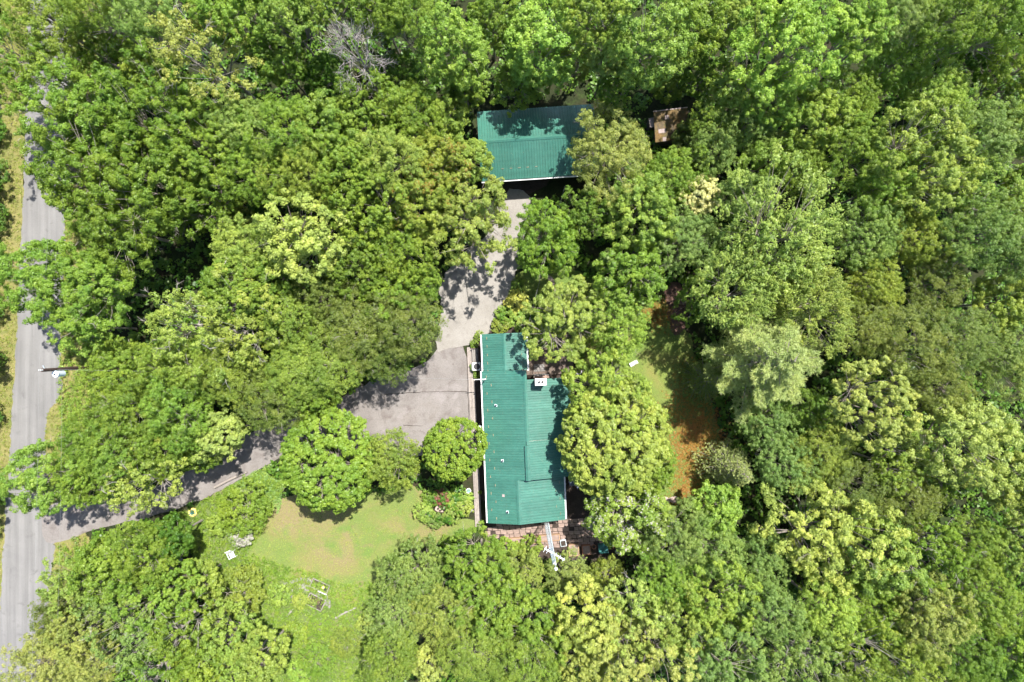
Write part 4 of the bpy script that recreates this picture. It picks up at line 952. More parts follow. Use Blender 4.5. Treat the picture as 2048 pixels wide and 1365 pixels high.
 (1812, 1000, 76, 9, 'locust', 'dolive', 'dim olive tree below the thin twiggy one'),
 (1478, 945, 62, 8, 'spruce', 'spr', 'pale grey green spruce beside the orange needle patch'),
 (1438, 1016, 54, 8, 'small', 'bright', 'neat bright green tree at the lower end of the back lawn'),
 (1880, 960, 50, 8, 'airy', 'mid', 'bare twigged tree below the large lime tree'),
 # bottom right
 (1345, 1085, 76, 9, 'fine', 'grey', 'grey green tree right of the blossoming tree'),
 (1425, 1095, 72, 9, 'fine', 'grey', 'grey green tree below the neat bright tree'),
 (1520, 1115, 58, 9, 'fine', 'grey', 'grey tree left of the lower yellow tree'),
 (1650, 1075, 112, 12, 'maple', 'lime', 'big yellow lime tree in the lower right woods'),
 (1755, 1110, 92, 12, 'maple', 'yg', 'yellow green tree right of the big yellow lime tree'),
 (1860, 1100, 72, 11, 'airy', 'mid', 'twiggy green tree two crowns right of the big yellow lime tree'),
 (1950, 1090, 62, 10, 'fine', 'mid', 'green tree near the right edge, below the sunlit tree'),
 (2040, 1090, 60, 11, 'maple', 'yg', 'yellow green tree cut by the right edge in the lower part'),
 (1650, 1220, 72, 11, 'fine', 'light', 'pale green tree below the big yellow lime tree'),
 (1850, 1225, 84, 12, 'maple', 'yel', 'yellow olive tree with a visible grey trunk at lower right'),
 (1750, 1220, 62, 9, 'fine', 'mid', 'green tree between the pale green tree and the yellow olive tree'),
 (1975, 1200, 76, 11, 'fine', 'mid', 'green tree near the right edge, right of the yellow olive tree'),
 (2030, 1320, 84, 12, 'maple', 'mid', 'green tree in the bottom right corner'),
 (1925, 1310, 66, 11, 'fine', 'green', 'dark green tree near the bottom right corner, with a leaning trunk'),
 (1820, 1330, 70, 11, 'fine', 'olive', 'olive tree on the bottom edge below the yellow olive tree'),
 (1720, 1320, 76, 12, 'airy', 'olive', 'twiggy olive tree on the bottom edge at lower right'),
 (1610, 1320, 80, 12, 'airy', 'grey', 'grey twiggy tree on the bottom edge, left of the olive one'),
 (1430, 1200, 84, 11, 'oak', 'light', 'light green clustered tree right of the lime group below the house'),
 (1530, 1215, 66, 11, 'fine', 'grey', 'grey green tree right of the light clustered tree'),
 (1420, 1320, 84, 12, 'oak', 'grey', 'grey green clustered tree on the bottom edge'),
 (1510, 1320, 62, 11, 'airy', 'grey', 'dead twigged grey tree on the bottom edge'),
 (1330, 1160, 62, 10, 'fine', 'mid', 'green tree above the lime group below the house'),
 (1345, 1250, 76, 11, 'maple', 'yg', 'rightmost tree of the lime group below the house'),
 (1270, 1210, 72, 11, 'airy', 'lime', 'twiggy lime tree of the group below the house'),
 (1180, 1240, 80, 11, 'maple', 'lime', 'leftmost tree of the lime group below the house'),
 (1265, 1310, 90, 12, 'maple', 'lime', 'lowest tree of the lime group, on the bottom edge'),
 (1165, 1330, 58, 10, 'maple', 'lime', 'lime tree on the bottom edge, left of the lowest of the group'),
 (1135, 1155, 50, 4, 'fine', 'yel', 'low yellowish tree around the antenna tower top'),
 (1050, 1140, 44, 4, 'fine', 'yg', 'low yellow green tree left of the antenna tower'),
 (1210, 1158, 44, 4, 'fine', 'olive', 'low olive tree right of the antenna tower'),
 (956, 1124, 72, 9, 'oak', 'mid', 'clustered tree directly below the southwest corner of the house'),
 (990, 1195, 76, 10, 'oak', 'mid', 'clustered tree with bare twigs below the southwest corner tree'),
 (1065, 1240, 76, 10, 'oak', 'mid', 'clustered green tree left of the lime group'),
 (826, 1150, 74, 8, 'fine', 'grey', 'grey green tree at the right side of the front lawn'),
 (800, 1235, 56, 8, 'fine', 'grey', 'grey tree right of the fallen log on the lawn'),
 (890, 1225, 72, 9, 'locust', 'yg', 'light feathery tree below the grey one beside the lawn'),
 (950, 1295, 84, 10, 'locust', 'olive', 'olive feathery tree near the bottom edge, left of middle'),
 (1050, 1320, 80, 10, 'locust', 'olive', 'olive feathery tree on the bottom edge at the middle'),
 (855, 1325, 44, 7, 'small', 'lime', 'small lime tree on the bottom edge left of middle'),
 (780, 1312, 64, 9, 'fine', 'olive', 'olive tree below the lush meadow near the bottom edge'),
 # bottom left
 (214, 1132, 78, 10, 'maple', 'mid', 'green tree below the drive entrance'),
 (142, 1168, 54, 8, 'maple', 'yg', 'yellow green tree on the road edge below the drive entrance', YEL, 0.3),
 (290, 1105, 72, 10, 'fine', 'mid', 'green tree right below the entrance drive'),
 (345, 1075, 56, 8, 'maple', 'dark', 'dark green tree beside the yellow ring planter'),
 (335, 1180, 66, 9, 'maple', 'mid', 'tree with a leaning pale stem in the lower left woods'),
 (400, 1160, 44, 6, 'small', 'bright', 'small bright tree left of the garden slope'),
 (235, 1200, 62, 9, 'airy', 'grey', 'grey tree with bare branches in the lower left woods'),
 (118, 1240, 58, 7, 'fine', 'dolive', 'dim olive roadside tree under the wires'),
 (150, 1275, 50, 9, 'maple', 'yel', 'yellow roadside tree under the wires'),
 (90, 1325, 76, 10, 'fine', 'yel', 'yellow green tree in the bottom left corner'),
 (280, 1275, 70, 10, 'airy', 'grey', 'twiggy grey tree left of the bright one near the bottom edge'),
 (185, 1330, 62, 10, 'fine', 'yel', 'yellowish tree on the bottom edge, second from the left corner'),
 (360, 1260, 66, 10, 'airy', 'mid', 'twiggy tree with crooked boughs near the bottom left'),
 (300, 1350, 66, 10, 'airy', 'mid', 'twiggy tree on the bottom edge at the left'),
 (400, 1335, 62, 10, 'maple', 'mid', 'green tree on the bottom edge left of the bright pair'),
 (455, 1275, 66, 9, 'maple', 'bright', 'bright tree below the round olive bush'),
 (522, 1318, 62, 9, 'maple', 'yg', 'yellow green tree below the garden beds'),
 (480, 1345, 50, 9, 'maple', 'bright', 'bright tree on the bottom edge between two yellow green ones'),
]
KIND_NAME = {'pine': 'pine_tree', 'spruce': 'spruce_tree', 'flower': 'flowering_tree', 'dead': 'dead_tree'}
for t in TREES:
    cx, cy, r, h, kind, col, label = t[:7]
    acc, sh = (t[7], t[8]) if len(t) > 7 else (None, 0.0)
    plant(cx, cy, r, h, kind, col, label, KIND_NAME.get(kind, 'broadleaf_tree'), accent=acc, share=sh)
plant(716, 108, 76, 16, 'dead', 'mid', 'bare dead tree with pale grey branches near the top', 'dead_tree')

# saplings that fill the shade between the big crowns: nothing tells them apart
rs_ = random.Random(77); placed = []
def in_poly(pts, poly):
    x, y = pts[:, 0], pts[:, 1]; ins = np.zeros(len(pts), bool); j = len(poly) - 1
    for i in range(len(poly)):
        xi, yi = poly[i]; xj, yj = poly[j]
        ins ^= ((yi > y) != (yj > y)) & (x < (xj - xi)*(y - yi)/(yj - yi + 1e-12) + xi); j = i
    return ins
OPEN = ['road', 'front_lawn', 'meadow', 'back_lawn', 'driveway', 'gravel_drive', 'garden_slope', 'side_yard', 'planting_soil', 'bark_path', 'barn_apron']
def rect(*q): return np.array([(P(*a).x, P(*a).y) for a in q])
EXTRA = [rect((940, 205), (1200, 195), (1200, 400), (945, 400)), rect((930, 640), (1175, 640), (1250, 1125), (930, 1125)), rect((1290, 205), (1390, 200), (1390, 270), (1290, 270)), POLY['verge']]
def is_open(xy, verge=True):
    k = np.zeros(len(xy), bool)
    for nme in OPEN: k |= in_poly(xy, POLY[nme])
    for e in EXTRA[:3] + ([EXTRA[3]] if verge else []): k |= in_poly(xy, e)
    return k
tries = 0
while len(placed) < 24 and tries < 4000:
    tries += 1; x, y = rs_.uniform(-48, 48), rs_.uniform(-33, 33)
    if is_open(np.array([(x, y)]))[0] or any((x-a)**2 + (y-b)**2 < 16 for a, b in placed): continue
    if any(in_poly(np.array([(x + dx, y + dy)]), POLY[nm])[0] for nm in ('front_lawn', 'driveway', 'gravel_drive', 'back_lawn', 'road', 'meadow') for dx, dy in ((1.8, 0), (-1.8, 0), (0, 1.8), (0, -1.8))): continue
    placed.append((x, y)); r = rs_.uniform(1.4, 2.3); h = rs_.uniform(3.0, 5.5)
    z = h*0.72; s = FPX/(CAM_H - z)
    plant(1024 + x*s, 682.5 - y*s, r*s, h, 'small', rs_.choice(['green', 'dark', 'mid', 'dolive']), 'low shaded sapling under the taller woodland crowns', 'sapling', 'sapling', 'saplings in the woodland shade')

# ---------------------------------------------------------------- shrubs and garden plants
SHRUBS = [
 (-14, 260, 30, 2.0, 'bush', 'dark', 'dark bush at the left edge, uppermost beside the dry verge'),  # left-edge bushes: dark leaf colour also stands in for shade there
 (-16, 345, 34, 2.0, 'bush', 'dark', 'dark bush at the left edge beside the open upper road'),
 (-18, 430, 38, 2.2, 'bush', 'dark', 'dark bush at the left edge level with the lowest roadside oak'),
 (-18, 520, 36, 2.2, 'bush', 'dark', 'dark bush at the left edge just above the boughs that cross the road'),
 (-20, 610, 34, 2.0, 'bush', 'dark', 'dark bush at the left edge just below the boughs that cross the road'),
 (-24, 720, 34, 1.8, 'bush', 'dark', 'dark bush at the left edge opposite the pole'),
 (-26, 830, 32, 1.8, 'bush', 'dark', 'dark bush at the left edge above the drive entrance'),
 (-16, 990, 34, 2.0, 'bush', 'dark', 'dark bush at the left edge opposite the drive entrance'),
 (1034, 606, 23, 0.9, 'shrub', 'gold', 'golden yellow leaved shrub beside the gravel drive'),
 (1010, 630, 20, 0.9, 'shrub', 'mid', 'green shrub between the golden one and the house wing'),
 (1000, 652, 18, 0.9, 'shrub', 'olive', 'olive shrub against the north gable of the wing'),
 (1045, 642, 24, 1.1, 'shrub', 'bright', 'wide bright shrub right behind the wing'),
 (1068, 598, 14, 0.8, 'shrub', 'blue', 'blue green clump right of the golden shrub'),
 (1036, 572, 15, 0.8, 'shrub', 'mid', 'green clump above the golden shrub'),
 (1075, 640, 22, 1.3, 'shrub', 'green', 'dark shrub at the wing northeast corner'),
 (1085, 600, 15, 0.9, 'shrub', 'mid', 'small green clump under the yellow green maple edge'),
 (1070, 682, 20, 1.2, 'shrub', 'green', 'shaded shrub along the wing east eave'),
 (1160, 590, 16, 0.7, 'shrub', 'mid', 'green clump beside the grey rock'),
 (959, 672, 10, 0.8, 'shrub', 'yg', 'yellow green clump at the wing northwest corner'),
 (949, 688, 9, 0.6, 'shrub', 'mid', 'green clump above the wooden bench'),
 (948, 735, 9, 0.7, 'shrub', 'bright', 'bright clump between boardwalk and heat pump'),
 (953, 751, 7, 0.6, 'shrub', 'bright', 'small bright clump below the heat pump'),
 (850, 1022, 21, 0.8, 'shrub', 'yg', 'bright rounded shrub at the left of the lawn flower bed'),
 (884, 996, 18, 1.0, 'shrub', 'red', 'red brown shrub in the shade of the flower bed'),
 (905, 1002, 18, 0.8, 'shrub', 'bright', 'green clump in the middle of the flower bed'),
 (928, 1012, 19, 0.7, 'shrub', 'yg', 'yellow green clump in the flower bed near the boardwalk'),
 (933, 995, 16, 0.7, 'shrub', 'bright', 'bright clump below the bird bath'),
 (905, 1028, 18, 0.6, 'shrub', 'yg', 'low green clump at the flower bed lower edge'),
 (862, 995, 18, 0.9, 'shrub', 'green', 'dark shaded shrub at the flower bed upper left'),
 (872, 1040, 17, 0.45, 'shrub', 'blue', 'blue green mat plant at the bottom of the flower bed'),
 (893, 1084, 14, 0.9, 'shrub', 'olive', 'brownish olive shrub at the right end of the lawn'),
 (925, 1072, 14, 0.8, 'shrub', 'grey', 'soft grey shrub at the end of the boardwalk'),
 (495, 1012, 52, 2.0, 'bush', 'mid', 'wide green bush on the garden slope with white blossom below'),
 (482, 1068, 26, 1.2, 'fshrub', 'grey', 'white blossoming shrub at the left end of the lawn'),
 (480, 1185, 56, 3.0, 'bush', 'olive', 'large round olive bush below the white chair'),
 (440, 1050, 24, 0.9, 'shrub', 'bright', 'bright clump on the garden slope'),
 (505, 1150, 22, 1.0, 'shrub', 'olive', 'small olive shrub at the lawn left tip'),
 (560, 1190, 24, 0.9, 'shrub', 'bright', 'bright clump left of the garden beds'),
 (640, 1250, 22, 1.0, 'bush', 'mid', 'green bush below the garden beds'),
 (590, 1268, 26, 1.0, 'shrub', 'mid', 'green shrub on the meadow below the short pale log'),
 (690, 1285, 30, 1.2, 'bush', 'olive', 'olive bush on the meadow below the long grey log'),
 (635, 1318, 34, 1.4, 'bush', 'mid', 'wide green bush low on the meadow near the bottom edge'),
 (730, 1248, 17, 0.8, 'shrub', 'yg', 'yellow green shrub on the meadow beside the grey trees'),
 (600, 1340, 24, 1.0, 'shrub', 'bright', 'bright shrub on the bottom edge of the meadow'),
 (600, 1200, 16, 0.6, 'shrub', 'yg', 'yellow green clump between slab path and lower bed'),
 (1150, 700, 20, 0.8, 'shrub', 'mid', 'green clump at the deck far corner'),
 (1130, 745, 9, 0.5, 'shrub', 'mid', 'small plant at the deck lower corner'),
 (1060, 1092, 24, 1.2, 'shrub', 'olive', 'olive clump below the timber planters'),
 (1010, 1100, 26, 1.4, 'shrub', 'mid', 'green clump at the left of the timber planters'),
 (960, 985, 4, 0.4, 'shrub', 'bright', 'tiny green tuft beside the boardwalk'),
]
for cx, cy, r, h, kind, col, label in SHRUBS:
    plant(cx, cy, r, h, kind, col, label, 'shrub', 'shrub', ground=True)

# ---------------------------------------------------------------- uncountable growth
def stuff_leaves(name, xy, zmin, zmax, per, rad, L, W, col, label, seed, upw=0.9, accent=None, share=0.0):
    rng = np.random.default_rng(seed); n = len(xy); z = rng.uniform(zmin, zmax, n)
    c = np.column_stack([xy, z]); d = unit(rng.normal(size=(n, per, 3)) + np.array([0, 0, 0.4]))
    pos = c[:, None, :] + d*rad*rng.uniform(0.3, 1.0, (n, per, 1))*np.array([1, 1, 0.6]); pos[..., 2] = np.maximum(pos[..., 2], 0.03)
    nrm = unit(d*0.5 + np.array([0, 0, upw]) + rng.normal(size=d.shape)*0.4).reshape(-1, 3); pos = pos.reshape(-1, 3)
    cl = np.repeat(rng.uniform(0, 1, n), per); Ls = L*rng.uniform(0.7, 1.3, len(pos))
    o = link(name, leaf_mesh(name, pos, nrm, Ls, Ls*W/L, cl, [M['leaf']], rng)); o.color = (*COLS[col], 1); o['kind'] = 'stuff'
    o['label'] = label
    if accent: o['accent'] = accent; o['accent_share'] = share
    return o
rng = np.random.default_rng(9)
xy = np.column_stack([rng.uniform(-55, 55, 20000), rng.uniform(-38, 38, 20000)]); xy = xy[~is_open(xy)]
stuff_leaves('undergrowth', xy, 0.05, 1.1, 14, 0.46, 0.29, 0.21, 'dark', 'tangled green undergrowth covering the shaded woodland floor', 1)  # leaf colour darkened to stand in for deep shade between the crowns
def scatter(poly, n, seed):
    rng = np.random.default_rng(seed); a, b = poly.min(0), poly.max(0); xy = rng.uniform(a, b, (n, 2)); return xy[in_poly(xy, poly)]
w1 = np.vstack([scatter(POLY['garden_slope'], 5200, 2), scatter(POLY['meadow'], 6500, 3)])
stuff_leaves('meadow_weeds', w1, 0.02, 0.28, 11, 0.20, 0.16, 0.045, 'mid', 'lush knee high weeds and grass on the garden slope', 4)
vg = scatter(POLY['verge'], 16000, 5); k = in_poly(vg, POLY['road']) | in_poly(vg, POLY['driveway']); vg = vg[~k]
stuff_leaves('verge_grass', vg, 0.0, 0.10, 8, 0.16, 0.15, 0.03, 'olive', 'dry yellowish grass on both verges of the road', 6, accent=(0.36, 0.31, 0.13), share=0.55)
east = vg[vg[:, 0] > P(118, 700).x]
stuff_leaves('verge_weeds', east[::2], 0.1, 0.5, 12, 0.25, 0.15, 0.07, 'mid', 'green weeds on the house side verge of the road', 8)
gc = scatter(rect((470, 966), (545, 925), (562, 950), (566, 990), (556, 1030), (545, 1000), (520, 975), (490, 975)), 1500, 7)
stuff_leaves('ground_cover', gc, 0.02, 0.12, 12, 0.16, 0.14, 0.05, 'bluegrey', 'blue green creeping ground cover between drive and round maple', 9)
lw = np.vstack([scatter(POLY['front_lawn'], 9000, 11), scatter(POLY['back_lawn'], 9000, 12)])
lw = lw[~in_poly(lw, EXTRA[1])]
stuff_leaves('lawn_tufts', lw, 0.0, 0.03, 4, 0.10, 0.09, 0.02, 'yg', 'short uneven grass tufts on the lawns', 13, accent=(0.36, 0.31, 0.13), share=0.4)
rg = np.random.default_rng(21)
nd = np.vstack([rg.normal((P(1392, 885).x, P(1392, 885).y), (1.4, 2.2), (3400, 2)), rg.normal((P(1372, 985).x, P(1372, 985).y), (0.7, 1.0), (500, 2)), rg.normal((P(1315, 630).x, P(1315, 630).y), (0.9, 0.7), (500, 2)), rg.normal((P(1372, 800).x, P(1372, 800).y), (0.9, 2.0), (400, 2))])
stuff_leaves('needle_litter', nd, 0.0, 0.015, 6, 0.14, 0.13, 0.035, 'orange', 'orange brown needle litter strewn over the back lawn edge', 22)

# ---------------------------------------------------------------- small things
def at(px, py, z=0.0, rz=0.0, name='thing', label=None, cat=None, group=None):
    p = P(px, py, z); e = empty(name, (p.x, p.y, z), math.radians(rz)); tag(e, label, cat, group); return e
# heat pump beside the wing
e = at(953.5, 733, 0.0, 2, 'heat_pump', 'white outdoor heat pump with round black fan under the eave', 'heat pump')
MB().box(-0.42, 0.42, -0.38, 0.38, 0.05, 0.82).build('housing', M['white'], e, bevel=0.06)
MB().cyl((0.06, 0), 0.30, 0.822, 0.85, 24).build('fan_grille', M['black'], e)
# bench on the boardwalk
e = at(950, 711, 0.0, 2, 'garden_bench', 'wooden slatted bench between boardwalk and wing wall', 'bench')
for x in (-0.22, -0.06, 0.10): MB().box(x, x + 0.12, -0.65, 0.65, 0.43, 0.46).build('slat', M['greywood'], e)
for z in (0.62, 0.80): MB().box(0.30, 0.33, -0.65, 0.65, z, z + 0.10).build('backrest_slat', M['greywood'], e)
for y in (-0.66, 0.62): MB().box(-0.30, 0.34, y, y + 0.05, 0.60, 0.65).build('armrest', M['deckboard'], e)
for x in (-0.24, 0.26):
    for y in (-0.62, 0.58): MB().box(x, x + 0.06, y, y + 0.06, 0, 0.598 if x < 0 else 0.92).build('leg', M['deckboard'], e)
# white plastic chair lying at the lawn edge
e = at(468, 1108, 0.0, 25, 'plastic_chair', 'white slatted plastic chair at the left tip of the lawn', 'chair')
for i in range(4): MB().box(-0.25, 0.25, -0.24 + i*0.125, -0.24 + i*0.125 + 0.085, 0.40, 0.43).build('seat_slat', M['white'], e)
for i in range(5): MB().bar((-0.24 + i*0.12, 0.26, 0.42), (-0.24 + i*0.12, 0.52, 0.92), 0.06, 0.025).build('back_slat', M['white'], e)
MB().bar((-0.27, 0.53, 0.93), (0.27, 0.53, 0.93), 0.06, 0.06).build('back_rail', M['white'], e)
for s in (-1, 1):
    MB().bar((s*0.30, -0.26, 0.62), (s*0.30, 0.36, 0.64), 0.07, 0.03).build('armrest', M['white'], e)
    MB().bar((s*0.28, -0.24, 0), (s*0.28, -0.24, 0.605), 0.05, 0.05).build('leg', M['white'], e)
    MB().bar((s*0.27, 0.34, 0), (s*0.27, 0.27, 0.60), 0.05, 0.05).build('leg', M['white'], e)
# second white chair on the back lawn
e = at(1266, 727, 0.0, -60, 'lounge_chair', 'white low lounge chair half under the tree on the back lawn', 'chair'); e.scale = (0.7, 0.62, 0.8)
for i in range(6): MB().box(-0.25, 0.25, -0.6 + i*0.13, -0.6 + i*0.13 + 0.09, 0.30, 0.33).build('seat_slat', M['white'], e)
for i in range(4): MB().bar((-0.25, 0.25 + i*0.10, 0.36 + i*0.1), (0.25, 0.25 + i*0.10, 0.36 + i*0.1), 0.08, 0.025).build('back_slat', M['white'], e)
for s in (-1, 1):
    for y in (-0.5, 0.3): MB().box(s*0.24 - 0.025, s*0.24 + 0.025, y, y + 0.05, 0, 0.298).build('leg', M['white'], e)
# yellow ring planter with teal pot
e = at(387, 1024, 0.0, 20, 'ring_planter', 'yellow ring planter with teal centre beside the entrance drive', 'planter')
m = MB(); n = 22
for k in range(n):
    a0, a1 = 6.283*k/n, 6.283*(k+1)/n
    for (r0, z0), (r1, z1) in (((0.22, 0.02), (0.22, 0.24)), ((0.22, 0.24), (0.30, 0.28)), ((0.30, 0.28), (0.40, 0.22)), ((0.40, 0.22), (0.42, 0.02))):
        m.quad((r0*math.cos(a0), r0*math.sin(a0), z0), (r0*math.cos(a1), r0*math.sin(a1), z0), (r1*math.cos(a1), r1*math.sin(a1), z1), (r1*math.cos(a0), r1*math.sin(a0), z1))
m.build('tyre_ring', M['yellow'], e)
MB().cyl((0, 0), 0.21, 0.02, 0.2, 16).build('soil', M['soil'], e)
rn = random.Random(8); m = MB()
for k in range(26):
    a, r = rn.uniform(0, 6.28), rn.uniform(0, 0.24); c = Vector((r*math.cos(a), r*math.sin(a) - 0.06, 0.3 + rn.uniform(0, .15))); d = Vector((math.cos(a), math.sin(a), 0.3))*0.10
    n_ = Vector((-math.sin(a), math.cos(a), 0))*0.05; m.quad(c, c + d*0.5 + n_, c + d, c + d*0.5 - n_)
m.build('plant_leaves', M['teal'], e)
# bird bath
e = at(938, 979, 0.0, 0, 'bird_bath', 'round bird bath of blue water in the flower bed', 'bird bath')
MB().cyl((0, 0), 0.12, 0, 0.55, 14, 0.09).build('pedestal', M['concrete'], e); MB().cyl((0, 0), 0.12, 0.55, 0.66, 24, 0.24).build('bowl', M['concrete'], e); MB().cyl((0, 0), 0.19, 0.661, 0.672, 24).build('water', M['water'], e)
# rocks and flat stones
def rock(px, py, r, h, label, mat='rock', seed=0, name='rock', cat='rock'):
    rn = np.random.default_rng(seed); bm = bmesh.new(); bmesh.ops.create_icosphere(bm, subdivisions=2, radius=1.0)
    for v in bm.verts:
        k = 1 + 0.16*math.sin(v.co.x*3 + seed) + 0.12*math.cos(v.co.y*4 + seed*2) + rn.uniform(-.05, .05); v.co = Vector((v.co.x*r*k, v.co.y*r*0.8*k, v.co.z*h*k))
    me = bpy.data.meshes.new(name); bm.to_mesh(me); bm.free(); o = link(name, me, M[mat]); p = P(px, py); o.location = (p.x, p.y, h*0.5); tag(o, label, cat)
rock(1163, 581, 0.26, 0.22, 'grey rock at the edge of the back lawn clump', 'rock', 1)
rock(1166, 593, 0.16, 0.12, 'smaller grey stone below the grey rock', 'rock', 2)
rock(942, 1021, 0.26, 0.10, 'flat grey stone in the flower bed beside the boardwalk', 'rock', 3)
rock(1064, 661, 0.22, 0.2, 'pale rounded stone near the wing corner', 'concrete', 4)
rock(1325, 1004, 0.62, 0.10, 'broad pinkish flat stone at the lower end of the back lawn', 'pinkstone', 5)
rock(1346, 999, 0.45, 0.09, 'narrow pinkish flat stone right of the broad one', 'pinkstone', 6)
rock(1162, 738, 0.5, 0.12, 'pale pinkish stone heap at the deck corner', 'pinkstone', 7)
rock(1078, 618, 0.22, 0.14, 'pinkish stone right of the golden shrub', 'pinkstone', 9)
o = sheet('gravel_patch', [(868, 1018), (880, 1006), (898, 1012), (897, 1024), (878, 1026)], 0.03, M['pinkstone'], 0.06, 0.2)
# terracotta pot
def pot(px, py, r, h, label, mat='terracotta'):
    e = at(px, py, 0, 0, 'plant_pot', label, 'pot'); MB().cyl((0, 0), r*0.75, 0, h, 16, r).build('pot_body', M[mat], e); MB().cyl((0, 0), r*0.85, h, h + 0.004, 16).build('soil', M['soil'], e)
    m = MB(); m.tube([(r*math.cos(6.283*k/16), r*math.sin(6.283*k/16), h) for k in range(17)], 0.018, 5); m.build('rim', M[mat], e)
pot(1020, 628, 0.19, 0.32, 'dark brown plant pot between the shrubs at the gravel drive')
pot(1078, 605, 0.20, 0.34, 'round black pot among the shrubs behind the golden one', 'black')
pot(1156, 742, 0.32, 0.4, 'white pot at the far corner of the back deck', 'white')
pot(1222, 1092, 0.22, 0.36, 'terracotta pot right of the teal bin', 'terracotta')
pot(1187, 1092, 0.20, 0.34, 'terracotta pot left of the teal bin', 'terracotta')
# timber planters on the patio
def planter(px, py, w, d, h, rz, label, mat='newwood', soil=True, name='timber_planter'):
    e = at(px, py, 0, rz, name, label, 'planter'); t = 0.07
    for a in ((-w/2, w/2, -d/2, -d/2 + t), (-w/2, w/2, d/2 - t, d/2), (-w/2, -w/2 + t, -d/2 + t + .002, d/2 - t - .002), (w/2 - t, w/2, -d/2 + t + .002, d/2 - t - .002)):
        for k in range(2): MB().box(a[0], a[1], a[2], a[3], k*h/2 + 0.002, (k+1)*h/2 - 0.004).build('plank', M[mat], e)
    if soil: MB().box(-w/2 + t + .002, w/2 - t - .002, -d/2 + t + .002, d/2 - t - .002, 0, h*0.9).build('soil', M['soil' if name == 'garden_bed' else 'paver'], e)
    return e
planter(1043, 1080, 3.1, 0.65, 0.42, 4, 'long orange timber planter on the patio, left of the antenna tower')
planter(1098, 1074, 2.0, 0.60, 0.42, 4, 'orange timber planter on the patio behind the antenna tower')
planter(1147, 1098, 0.95, 1.1, 0.5, 3, 'square orange timber crate right of the antenna tower', 'newwood')
planter(1172, 1098, 0.8, 0.9, 0.4, 5, 'reddish box planter next to the square timber crate', 'terracotta')
e = at(1205, 1094, 0, 4, 'storage_bin', 'dark teal lidded bin at the right end of the patio', 'bin')
MB().box(-0.42, 0.42, -0.38, 0.38, 0, 0.6).build('bin_body', M['teal'], e); MB().box(-0.45, 0.45, -0.41, 0.41, 0.602, 0.66).build('lid', M['teal'], e, bevel=0.02)
e = at(1126, 1085, 0, 10, 'grey_tub', 'small pale grey tub at the right end of the timber planters', 'tub')
MB().box(-0.28, 0.28, -0.3, 0.3, 0, 0.35).build('tub_wall', M['tank'], e, bevel=0.03); MB().box(-0.23, 0.23, -0.25, 0.25, 0.352, 0.36).build('soil', M['soil'], e)
e = at(1003, 1082, 0, 0, 'fire_bowl', 'dark round fire bowl at the left end of the planters', 'fire bowl')
MB().cyl((0, 0), 0.18, 0, 0.3, 18, 0.32).build('bowl', M['black'], e); MB().tube([(0.32*math.cos(6.283*k/18), 0.32*math.sin(6.283*k/18), 0.3) for k in range(19)], 0.02, 5).build('rim', M['steel'], e)
# crumpled tarp by the east wall
bm = bmesh.new(); bmesh.ops.create_grid(bm, x_segments=18, y_segments=9, size=1.0); rn = random.Random(4)
for v in bm.verts: v.co = Vector((v.co.x*0.55, v.co.y*0.24 + 0.1*math.sin(v.co.x*4), 0.10 + 0.07*math.sin(v.co.x*9 + v.co.y*5) + rn.uniform(0, .06)))
me = bpy.data.meshes.new('tarp'); bm.to_mesh(me); bm.free(); o = link('tarp', me, M['tarp']); p = P(1148, 967); o.location = (p.x, p.y, 0.02); o.rotation_euler = (0, 0, math.radians(-30)); tag(o, 'crumpled blue grey tarp on the ground by the east wall', 'tarp')
# raised garden beds
e = planter(641, 1171, 1.75, 0.85, 0.22, -24, 'raised bed with green leaves and an orange flower near the lawn', 'greywood', name='garden_bed')
e2 = planter(632, 1203, 1.7, 1.15, 0.22, -26, 'lower raised bed with bare dark soil corner', 'greywood', name='garden_bed')
MB().box(-0.1, 0.35, -0.05, 0.40, 0.178, 0.20).build('soil_patch', M['mulch'], e2)
for (par, n, c, nm, sd) in ((e, 300, 'bright', 'bed_plants', 31), (e2, 160, 'yel', 'bed_plants', 32)):
    rg = np.random.default_rng(sd); xx = np.column_stack([rg.uniform(-0.75, 0.75, n), rg.uniform(-0.32, 0.32, n), rg.uniform(0.18, 0.42, n)])
    if par is e2: xx = xx[xx[:, 0] < 0.1]
    mm = leaf_mesh(nm, xx, unit(rg.normal(size=xx.shape)*0.5 + np.array([0, 0, 1])), 0.15, 0.09, rg.uniform(0, 1, len(xx)), [M['leaf']], rg)
    k = link(nm, mm, None, par); k.color = (*COLS[c], 1)
MB().cyl((0.35, 0.1), 0.10, 0.2, 0.42, 10, 0.13).build('orange_flower', M['yellow'], e); MB().cyl((0.62, 0.0), 0.11, 0.2, 0.40, 12, 0.13).build('black_pot', M['black'], e)
MB().bar((0.0, -0.47, 0.26), (0.9, -0.47, 0.26), 0.05, 0.05).build('white_rail', M['white'], e)
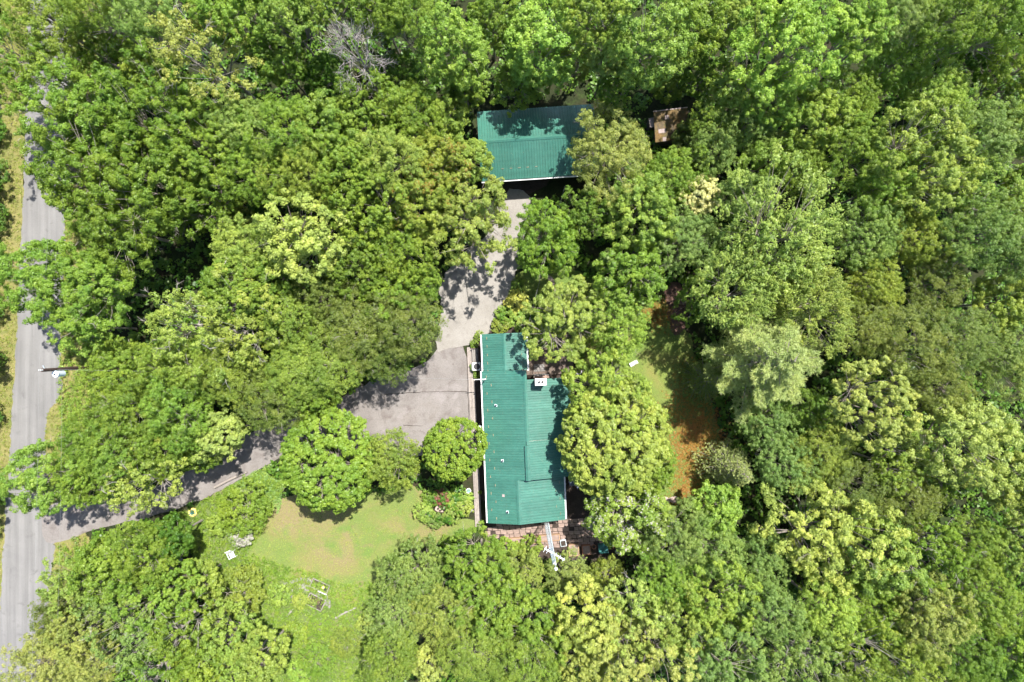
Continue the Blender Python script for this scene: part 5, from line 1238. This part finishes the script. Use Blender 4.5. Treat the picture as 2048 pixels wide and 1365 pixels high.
# stone slabs between the beds
sp = empty('slab_path'); sp['kind'] = 'structure'; rn = random.Random(12)
for px, py, w, d, rz in ((572, 1168, .5, .4, 5), (584, 1164, .55, .35, 10), (596, 1160, .5, .35, 12), (606, 1158, .5, .4, 10), (618, 1160, .5, .5, 20), (604, 1172, .6, .55, 5), (614, 1176, .5, .6, -8), (612, 1184, .4, .35, 0), (580, 1178, .35, .6, 5), (583, 1190, .32, .6, -4), (585, 1203, .32, .6, -6), (637, 1189, .6, .4, 30), (644, 1186, .4, .35, 20), (652, 1194, .4, .55, -5), (652, 1206, .42, .6, -5), (659, 1203, .28, .5, -5), (659, 1213, .26, .4, -5), (642, 1196, .4, .3, 15)):
    m = MB(); m.prism([(-w/2 + rn.uniform(0, .08), -d/2 + rn.uniform(0, .08)), (w/2 - rn.uniform(0, .08), -d/2 + rn.uniform(0, .06)), (w/2 - rn.uniform(0, .06), d/2 - rn.uniform(0, .08)), (-w/2 + rn.uniform(0, .06), d/2 - rn.uniform(0, .06))], 0.0, 0.07)
    o = m.build('slab', M['slab'], sp); p = P(px, py); o.location = (p.x, p.y, 0.0); o.rotation_euler = (0, 0, math.radians(rz))
# logs and timbers
def log(a, b, r, label, name='log', mat='greywood', z=0.12):
    pa, pb = P(*a), P(*b); mid = pa.lerp(pb, 0.5) + Vector((0.05, 0.08, 0))
    m = MB(); base = Vector((pa.x, pa.y, 0)); m.tube([pa - base + Vector((0, 0, z)), mid - base + Vector((0, 0, z + .02)), pb - base + Vector((0, 0, z))], [r, r*0.9, r*0.75], 9)
    o = m.build(name, M[mat]); o.location = base; tag(o, label, name.replace('_', ' '))
log((672, 1235), (712, 1215), 0.11, 'long grey log lying on the grass below the lawn')
log((574, 1232), (588, 1218), 0.09, 'short pale log below the slab path')
log((430, 975), (495, 944), 0.12, 'long edging timber along the entrance drive', 'edging_timber', 'board', 0.13)
log((585, 1178), (583, 1192), 0.06, 'thin weathered stake beside the slab path', 'stake', 'greywood', 0.06)
for a, b, r, lab in (((255, 1210), (290, 1180), 0.16, 'pale fallen trunk in the lower left woods'), ((348, 1185), (372, 1165), 0.15, 'grey fallen trunk right of the leaning stem tree'), ((350, 1130), (374, 1112), 0.13, 'short grey trunk left of the garden slope')):
    log(a, b, r, lab, 'fallen_trunk', 'greywood', 0.9)
